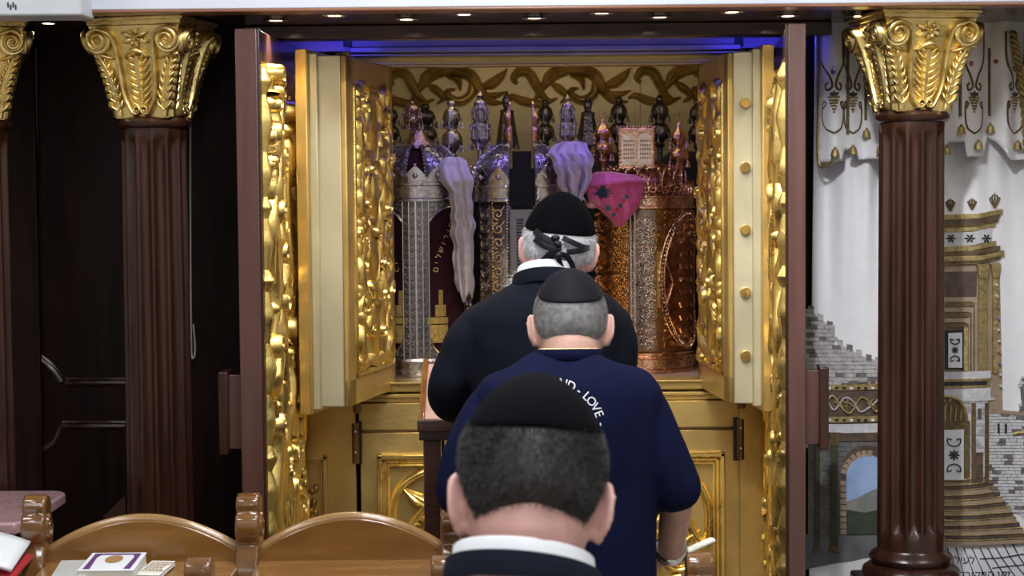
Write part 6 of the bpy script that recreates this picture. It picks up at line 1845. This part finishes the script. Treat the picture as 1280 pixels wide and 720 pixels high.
# wrist watch
w0, w1 = RA[3], RA[2]; ax = (w1 - w0).normalized()
e1 = ax.cross(Vector((0, 0, 1))).normalized(); e2 = ax.cross(e1)
wc = w0 + ax * .012
tag(MB().tube([tuple(wc + e1 * .0335 * math.cos(a) + e2 * .0335 * math.sin(a)) for a in np.linspace(0, 2 * PI, 36)], .0062, n=8, flat=1.6).build('wrist_watch', MAT['chrome']), 'steel wrist watch on the bare forearm of the man in navy', 'watch')
# rolled white paper in the same hand
pa = at(856, 690, Ym + .20); pb = at(890, 675, Ym + .26)
mat('paper_white', (0.72, 0.70, 0.62), 0.6, var=0.04)
tag(MB().tube([tuple(pa), tuple((pa + pb) / 2), tuple(pb)], .0115, n=14, flat=.55).build('folded_paper', MAT['paper_white']), 'narrow folded cream paper held in the right hand', 'paper')

# ================================================================== bearded man in the black suit at the ark
Y1m = 4.16
H1m = Head(at(698, 311, Y1m + .05), 16, 6, 0, 1.03)
X1m = at(684, 500, Y1m).x
LA = [at(600, 400, Y1m), at(578, 445, Y1m), at(562, 494, Y1m + .03), at(600, 513, Y1m + .27)]
RA = [at(764, 402, Y1m), at(768, 445, Y1m), at(762, 494, Y1m + .03), at(730, 513, Y1m + .27)]
g = MB(); head_parts(g, H1m)
limb(g, [tuple(H1m.w((0, -.020, -.055))), tuple(at(688, 340, Y1m + .01)), tuple(at(685, 358, Y1m))], [.062, .060, .066])
g.loft(rings_px([(364, 660, 708, 0, .055), (374, 630, 738, 0, .075), (385, 600, 766, 0, .10), (420, 596, 770, 0, .11), (520, 602, 764, 0, .11), (700, 604, 762, 0, .11), (800, 600, 766, 0, .115)], Y1m, -.006))
legs(g, X1m, Y1m, .92)
for A, sd in ((LA, -1), (RA, 1)):
    limb(g, [tuple(A[0] + Vector((0, 0, -.03)))] + [tuple(p) for p in A[1:]], [.040, .040, .038, .034, .027])
    hand(g, A[3], (-sd * .35, .9, .28), (0, .25, -1), sd, .98, .35)
man1 = person(remeshed(g, .0055, 5), X1m, Y1m, MAT['skin_pink'], 'man in black suit at the ark with ribbons tied behind his head')
eyes(H1m, man1)
hair_shell(H1m, .006, MAT['hair_white'], man1, line=[(0, .060), (40, .048), (65, .02), (88, .012), (108, -.050), (140, -.072), (180, -.076)], dens=9000, length=.014, seed=5, fade=.05, lift=.35, width=.0012, cap_=((0, -.42, .90), 62))
cap(H1m, (0, -.42, .90), 60, .010, MAT['cap_velvet'], man1, peak=.010)
# beard
rr = np.random.RandomState(4); n = 9000
d = rr.normal(size=(n, 3)); d /= np.linalg.norm(d, axis=1)[:, None]
bc = np.array((-.012, .045, -.090)); P0 = bc + d * np.array((.072, .050, .055)) * (.8 + .2 * rr.rand(n, 1))
ok = (P0[:, 2] < -.045) & (P0[:, 1] > -.01); P0 = P0[ok]; d = d[ok]; n = len(P0)
dr = d * np.array((.9, .5, .4)) + np.array((0, .1, -.6)) + rr.normal(size=(n, 3)) * .25; dr /= np.linalg.norm(dr, axis=1)[:, None]
sd_ = np.cross(dr, rr.normal(size=(n, 3))); sd_ /= np.linalg.norm(sd_, axis=1)[:, None]
tip = P0 + dr * (.028 + .026 * rr.rand(n, 1))
V = np.stack([H1m.w(P0 - sd_ * .0009), H1m.w(P0 + sd_ * .0009), H1m.w(tip)], 1).reshape(-1, 3)
o = MB().add(V, [(3 * i, 3 * i + 1, 3 * i + 2) for i in range(n)]).build('beard', MAT['hair_white'], man1, angle=0, world=True, fix=False, label='long white beard'); o['kind'] = 'stuff'
# ribbons
hm = lambda u, v, h: tuple(Vector(H1m.hit(u, v)) + Vector((0, -1, .1)).normalized() * (.017 + h))
def ribbon(pts, w, h=.0012, n=22, extra=0.0):
    mb = MB(); mb.stroke(pts, w, h, lambda u, v, q: hm(u, v, q + extra), n=n, k=5, base=.0005, power=.35)
    return mb
rb = None
for pts, w, ex in (([(668, 289), (678, 297), (692, 304), (700, 307)], 4.4, 0), ([(668, 299), (680, 308), (694, 312), (701, 310)], 3.8, .002), ([(703, 298), (716, 304), (727, 309), (737, 311)], 3.4, .001),
                   ([(708, 316), (718, 315), (728, 313), (737, 310)], 3.6, .003), ([(695, 311), (684, 321), (673, 333), (664, 344)], 3.6, .004), ([(696, 319), (686, 323), (677, 332), (668, 343)], 3.0, .006),
                   ([(702, 319), (708, 321), (714, 330), (717, 339)], 3.4, .004), ([(698, 324), (700, 331), (704, 340)], 3.2, .005)):
    ribbon(pts, w, extra=ex).build('ribbon', MAT['ribbon_black'], man1, angle=180, world=True, fix=False, solid=.0012) if False else ribbon(pts, w, extra=ex).build('ribbon', MAT['ribbon_black'], man1, angle=180, world=True, fix=True)
g = MB()
for x, y, a in ((694, 298.5, .0), (697, 306, .5), (698, 320, -.6)):
    g.ball(hm(x, y, .004), (.011, .006, .008), 12, 8, R=Matrix.Rotation(a, 3, 'Y'))
g.build('knot', MAT['ribbon_black'], man1, angle=180, world=True)
# white collar
def collar_ring(c, rx, ry, h, slope, t, m_, parent, name='shirt_collar', x_tilt=0.0):
    rings = []
    for dz, dr in ((0, .004), (h, 0.0), (h + .002, -.002), (h, -t), (0, -t + .004)):
        rings.append([(c[0] + (rx + dr) * math.cos(a), c[1] + (ry + dr) * math.sin(a), c[2] + dz - slope * (ry) * math.sin(a) + x_tilt * math.cos(a) * rx) for a in np.linspace(0, 2 * PI, 48, endpoint=False)])
    rings.append(rings[0])
    return MB().loft(rings, cap=False).build(name, m_, parent, angle=60, world=True)
c = at(684, 352, Y1m)
collar_ring((c.x, Y1m + .002, c.z), .070, .068, .030, .35, .003, MAT['shirt_white'], man1)
g = MB()
TJ = [(347, 650, 722, 0, .074), (354, 641, 730, 0, .083), (362, 628, 744, 0, .092), (372, 606, 762, 0, .104), (384, 590, 774, 0, .114), (400, 583, 780, 0, .122), (450, 586, 778, 0, .126), (520, 590, 774, 0, .124), (620, 590, 774, .0, .122), (740, 586, 778, 0, .126), (830, 582, 782, 0, .13)]
g.loft(rings_px(TJ, Y1m))
for A, sd in ((LA, -1), (RA, 1)):
    e = A[2] + (A[3] - A[2]) * .9
    limb(g, [tuple(A[0] + Vector((-sd * .04, 0, -.01))), tuple(A[0] + Vector((0, 0, -.02))), tuple(A[1]), tuple(A[2]), tuple(e)], [.056, .058, .056, .054, .044])
jk = finish_me(remeshed(g, .008, 5, wrinkle(.006, 8.0, (1, 1, 1.2), 8.0)), 'suit_jacket', MAT['suit_black'], man1, 'black suit jacket')
c = at(684, 363, Y1m)
collar_ring((c.x, Y1m - .002, c.z), .082, .080, .030, .35, .004, MAT['suit_black'], man1, 'jacket_collar')
for A in (LA, RA):
    e = A[2] + (A[3] - A[2]) * .93; ax = (A[3] - A[2]).normalized()
    MB().tube([tuple(e), tuple(e + ax * .022)], [.036, .036], n=18).build('shirt_cuff', MAT['shirt_white'], man1, world=True)
trousers(X1m, Y1m, .90, man1); shoes(X1m, Y1m, man1)

# ================================================================== man in the dark suit nearest the camera
Y3m = 2.0
H3m = Head(at(664, 608, Y3m + .03), 26, 4, 0, 1.02)
X3m = at(650, 720, Y3m).x
sh = lambda x, y, dY=0: at(x, y, Y3m + dY)
LA = [sh(470, 838), sh(420, 950), sh(395, 1120), sh(470, 1260, .20)]
RA = [sh(838, 838), sh(885, 950), sh(905, 1120), sh(830, 1260, .20)]
g = MB(); head_parts(g, H3m, -.014)
limb(g, [tuple(H3m.w((0, -.022, -.055))), tuple(at(658, 695, Y3m + .005)), tuple(at(652, 745, Y3m))], [.066, .066, .066])
T3 = [(748, 590, 712, 0, .06), (780, 520, 780, 0, .08), (810, 450, 850, 0, .105), (870, 430, 870, 0, .112), (1050, 440, 860, 0, .115), (1300, 445, 855, 0, .115), (1450, 440, 860, 0, .118)]
g.loft(rings_px(T3, Y3m, -.006))
legs(g, X3m, Y3m, .92)
for A, sd in ((LA, -1), (RA, 1)):
    limb(g, [tuple(p) for p in A], [.048, .046, .042, .035, .028])
    hand(g, A[3], (-sd * .45, .75, -.35), (-sd * .4, .3, -.8), sd, 1.0, .6)
man3 = person(remeshed(g, .0042, 6), X3m, Y3m, MAT['skin_pink'], 'man nearest the camera in dark suit with white collar and dark hair')
eyes(H3m, man3)
hair_shell(H3m, .0075, MAT['hair_dark'], man3, line=[(0, .060), (40, .048), (65, .020), (90, .004), (106, -.026), (128, -.078), (150, -.078), (180, -.066)], dens=26000, length=.010, seed=8, fade=.055, lift=.45, cap_=((0, -.36, .93), 46))
cap(H3m, (0, -.36, .93), 47, .0115, MAT['cap_velvet'], man3, peak=.004, nr=16, na=64)
c = at(655, 731, Y3m)
collar_ring((c.x, Y3m - .002, c.z), .081, .078, .036, .42, .0035, MAT['shirt_white'], man3, x_tilt=-.10)
g = MB()
TJ = [(716, 566, 742, -.004, .088), (728, 556, 752, -.004, .094), (746, 530, 776, 0, .102), (770, 488, 812, 0, .11), (800, 452, 848, 0, .118), (840, 428, 872, 0, .124), (900, 424, 876, 0, .128), (1050, 432, 868, 0, .128), (1300, 436, 864, 0, .126), (1480, 430, 870, 0, .13), (1540, 428, 872, 0, .13)]
g.loft(rings_px(TJ, Y3m))
for A, sd in ((LA, -1), (RA, 1)):
    e = A[2] + (A[3] - A[2]) * .9
    limb(g, [tuple(A[0] + Vector((-sd * .03, 0, 0))), tuple(A[0]), tuple(A[1]), tuple(A[2]), tuple(e)], [.060, .064, .060, .055, .044])
finish_me(remeshed(g, .008, 5, wrinkle(.005, 8.0, (1, 1, 1), 2.0)), 'suit_jacket', MAT['suit_navy'], man3, 'dark navy suit jacket')
c = at(654, 738, Y3m)
collar_ring((c.x, Y3m - .004, c.z), .090, .087, .026, .42, .006, MAT['suit_navy'], man3, 'jacket_collar', x_tilt=-.10)
trousers(X3m, Y3m, .90, man3); shoes(X3m, Y3m, man3)
# ------------------------------------------------------------------ lectern in front of the ark
xl, xr = at(530, 500, 4.42).x, at(530, 500, 4.42).x + .49
mat('lectern_top', (0.42, 0.27, 0.24), 0.3, coat=0.4, col2=(0.36, 0.22, 0.19), vscale=5, stretch=(1, 6, 6))
zf, zk = at(530, 528, 4.40).z, at(545, 453, 4.66).z
lec = thing('reading_lectern', 'dark wooden lectern with pinkish slanted top under the suited man arms', 'lectern', ((xl + xr) / 2, 4.53, 0))
sl = math.atan2(zk - zf, .26)
MB().box(((xl + xr) / 2, 4.53, (zf + zk) / 2 - .008), (xr - xl, .26 / math.cos(sl), .012), rx=sl).build('slanted_top', MAT['lectern_top'], lec, world=True, bevel=.002)
for x in (xl - .006, xr + .006):
    MB().box((x, 4.53, (zf + zk) / 2 - .004), (.016, .27 / math.cos(sl), .030), rx=sl).build('side_rail', MAT['wood_pew_post'], lec, world=True, bevel=.003)
MB().bx(xl - .016, xr + .016, 4.375, 4.40, zf - .022, zf + .010).build('book_ledge', MAT['wood_soffit'], lec, world=True, bevel=.004)
MB().bx(xl - .012, xr + .012, 4.39, 4.68, zf - .045, zf - .020).build('apron', MAT['wood_soffit'], lec, world=True, bevel=.003)
for x in (xl + .02, xr - .02):
    for y in (4.42, 4.65):
        MB().bx(x - .022, x + .022, y - .022, y + .022, 0, zf - .044).build('leg', MAT['wood_soffit'], lec, world=True, bevel=.003)
MB().bx(xl + .04, xr - .04, 4.52, 4.55, .15, .20).build('stretcher', MAT['wood_soffit'], lec, world=True, bevel=.003)

# ------------------------------------------------------------------ synagogue pews
def post_profile():
    # side view (y towards the ark, z up) of a scrolled bench end
    pts = [(-.055, 0), (-.055, .62), (-.050, .80), (-.062, .95), (-.066, 1.02), (-.050, 1.075), (-.034, 1.10), (-.046, 1.115), (-.052, 1.14), (-.044, 1.162), (-.030, 1.170),
           (-.036, 1.182), (-.030, 1.200), (-.008, 1.210), (.016, 1.202), (.026, 1.185), (.020, 1.168), (.034, 1.150), (.038, 1.12), (.030, 1.09), (.046, 1.05), (.052, .98), (.046, .80), (.27, .72), (.28, .66), (.27, .60), (.06, .56), (.055, 0)]
    return pts
def pew(Y, posts_px, yref, label, name='pew', dz=0.0, arch=True, seat=.30):
    X = [at(x, yref, Y).x for x in posts_px]
    t = thing('wooden_pew', label, 'pew', ((X[0] + X[-1]) / 2, Y, 0), group='varnished wooden pews')
    pr = [(a, b + (dz if b > .9 else 0)) for a, b in post_profile()]
    for x in X:
        o = MB().prism(pr, lambda u, v, h: (x + h, Y + u, v), -.026, .026).build('post', MAT['wood_pew_post'], t, world=True, bevel=.010, seg=3)
        g = MB()
        mp = lambda u, v, h: (x + .026 + h, Y + u, v)
        g.stroke(spiral((-.004, 1.135 + dz), .028, .006, PI / 2, 1.3, 20), .007, .006, mp, n=20, k=5)
        g.stroke([(-.03, .98 + dz), (.012, 1.02 + dz), (.0, 1.085 + dz)], [.006, .016, .004], .007, mp, n=12, crease=.3)
        g.stroke([(.03, .94 + dz), (-.008, .98 + dz), (-.02, 1.05 + dz)], [.006, .016, .004], .007, mp, n=12, crease=.3)
        g.build('post_carving', MAT['wood_pew_post'], o, world=True)
    for a, b in zip(X[:-1], X[1:]):
        a, b = a + .02, b - .02; w = b - a; zb, zt, ze = .55, 1.150 + dz, 1.075 + dz
        n = 28
        xs = np.linspace(0, 1, n)
        top = [(a + w * q, ze + (zt - ze) * math.sin(PI * q) ** .85) for q in xs]
        out = [(a, zb)] + [(b, zb)] + top[::-1]
        bk = MB().prism(out, lambda u, v, h: (u, Y + h, v), -.012, .016).build('backrest', MAT['wood_pew'], t, world=True, bevel=.003)
        MB().tube([(x, Y + .002, z + .001) for x, z in top], .0125, n=10, flat=1.0).build('arched_rim', MAT['wood_pew_rim'], bk, world=True, angle=180)
        MB().box(((a + b) / 2, Y - .095, 1.043 + dz), (w, .20, .018), rx=math.radians(4)).build('book_rest', MAT['wood_pew'], t, world=True, bevel=.004)
        MB().box(((a + b) / 2, Y - .196, 1.040 + dz), (w, .014, .034)).build('book_stop', MAT['wood_pew_rim'], t, world=True, bevel=.004)
        MB().box(((a + b) / 2, Y + .03 + seat / 2, .45), (w, seat, .03)).build('seat', MAT['wood_pew'], t, world=True, bevel=.008)
        MB().bx(a, b, Y - .17, Y + .0, .60, .62).build('shelf_under', MAT['wood_pew'], t, world=True)
    MB().bx(X[0], X[-1], Y + .0, Y + .03, .06, .16).build('foot_rail', MAT['wood_pew'], t, world=True)
    return t
pew(3.86, [-222, 47, 312, 566], 650, 'varnished pew with arched backs in front of the ark, nearest the lectern')
t = pew(3.30, [-60, 250, 556, 874], 712, 'varnished pew whose post tops just show along the bottom edge', dz=-.028, seat=.24)

# ------------------------------------------------------------------ high table with pinkish top at the far left
mat('table_pink', (0.44, 0.27, 0.28), 0.22, coat=0.5, col2=(0.39, 0.23, 0.24), vscale=4, stretch=(1, 6, 6))
tz = at(50, 613, 4.5).z
xr = at(62, 640, 4.3).x
t = thing('high_table', 'high table with glossy pinkish top behind the pew at left', 'table', (xr - .45, 4.27, 0))
r_ = .05
out = [(xr - .9, 4.04), (xr - .012, 4.04), (xr, 4.07)] + [(xr - r_ + r_ * math.cos(a), 4.50 - r_ + r_ * math.sin(a)) for a in np.linspace(0, PI / 2, 8)] + [(xr - .9, 4.50)]
MB().prism(out, lambda u, v, h: (u, v, h), tz - .03, tz).build('table_top', MAT['table_pink'], t, world=True, bevel=.006)
for x in (xr - .84, xr - .06):
    for y in (4.24, 4.44): MB().bx(x - .025, x + .025, y - .025, y + .025, 0, tz - .03).build('leg', MAT['wood_mahogany'], t, world=True, bevel=.003)
MB().bx(xr - .86, xr - .04, 4.22, 4.46, tz - .10, tz - .03).build('apron', MAT['wood_mahogany'], t, world=True, bevel=.003)

# ------------------------------------------------------------------ books and papers on the book rest
mat('page', (0.70, 0.68, 0.62), 0.6, var=0.03)
mat('cover_purple', (0.10, 0.035, 0.16), 0.35, var=0.15)
mat('cover_grey', (0.42, 0.42, 0.40), 0.45, var=0.08)
mat('cover_white', (0.70, 0.72, 0.74), 0.4, var=0.04)
mat('print_ochre', (0.30, 0.17, 0.07), 0.6)
def booklet(name, label, x0, x1, ytop, Y0, Y1, h, m_, rz=0.0):
    a, b = at(x0, ytop, Y1).x, at(x1, ytop, Y1).x
    z = 1.056 + .07 * ((Y0 + Y1) / 2 - 3.765)
    t = thing(name, label, 'book', ((a + b) / 2, (Y0 + Y1) / 2, z + .001), rz)
    w, d = b - a, Y1 - Y0
    rx = math.radians(4)
    MB().box((0, 0, h / 2), (w * .97, d * .97, h), rx=rx).build('pages', MAT['page'], t)
    for k in (0, 1): MB().box((0, 0, h * k + (.001 if k else -.0005)), (w, d, .002), rx=rx).build('cover', m_, t, bevel=.0008)
    return t, w, d, h, rx
t, w, d, h, rx = booklet('prayer_booklet', 'white booklet with purple bordered cover on the book rest', 116, 184, 706, 3.68, 3.82, .022, MAT['cover_white'])
mp = lambda u, v, hh: (u, v * math.cos(rx), h + .0022 + v * math.sin(rx) + hh)
for s in (-1, 1):
    g = MB(); g.prism([(s * w * .42, -.06), (s * w * .42, .055), (s * w * .28, .055), (s * w * .34, .03), (s * w * .30, -.06)], mp, 0, .0006)
    g.build('cover_border', MAT['cover_purple'], t, angle=0)
g = MB(); g.prism([(-w * .42, .050), (w * .42, .050), (w * .42, .060), (-w * .42, .060)], mp, .0002, .0008); g.build('cover_band', MAT['cover_purple'], t, angle=0)
g = MB(); g.prism([(w * .16 * math.cos(a), .015 + .03 * math.sin(a)) for a in np.linspace(0, 2 * PI, 20, endpoint=False)], mp, .0002, .0006); g.build('cover_emblem', MAT['print_ochre'], t, angle=0)
booklet('grey_booklet', 'grey booklet under the left side of the purple bordered one', 80, 122, 709, 3.67, 3.80, .012, MAT['cover_grey'], .08)
t, w, d, h, rx = booklet('printed_sheet', 'small cream printed sheet right of the purple bordered booklet', 186, 216, 707, 3.70, 3.81, .006, MAT['page'], -.12)
g = MB(); rr = random.Random(5)
for k in range(6):
    x = -w * .4
    while x < w * .36:
        q = rr.uniform(.004, .009); v = .035 - k * .013
        g.add([(x, v, h + .003 + v * math.sin(rx)), (x + q, v, h + .003 + v * math.sin(rx)), (x + q, v + .006, h + .003 + (v + .006) * math.sin(rx)), (x, v + .006, h + .003 + (v + .006) * math.sin(rx))], [(0, 1, 2, 3)]); x += q + .002
o = g.build('print_lines', MAT['print_ochre'], t, angle=0, fix=False); o['kind'] = 'stuff'
# open white page at the far left
a = at(27, 690, 3.74)
zz = 1.056
t = thing('open_prayer_book', 'open book with white page at the left edge of the book rest', 'book', (a.x - .09, 3.74, zz + .012))
MB().grid(10, 8, lambda u, v: (-.10 + .19 * u, -.08 + .15 * v, .012 + .026 * math.sin(PI * (.15 + .85 * u)) + .03 * v)).build('page', MAT['cover_white'], t, angle=180, solid=.008)
MB().box((-.005, -.005, .004), (.20, .16, .008), rx=math.radians(6)).build('cover', MAT['print_red'], t, bevel=.001)
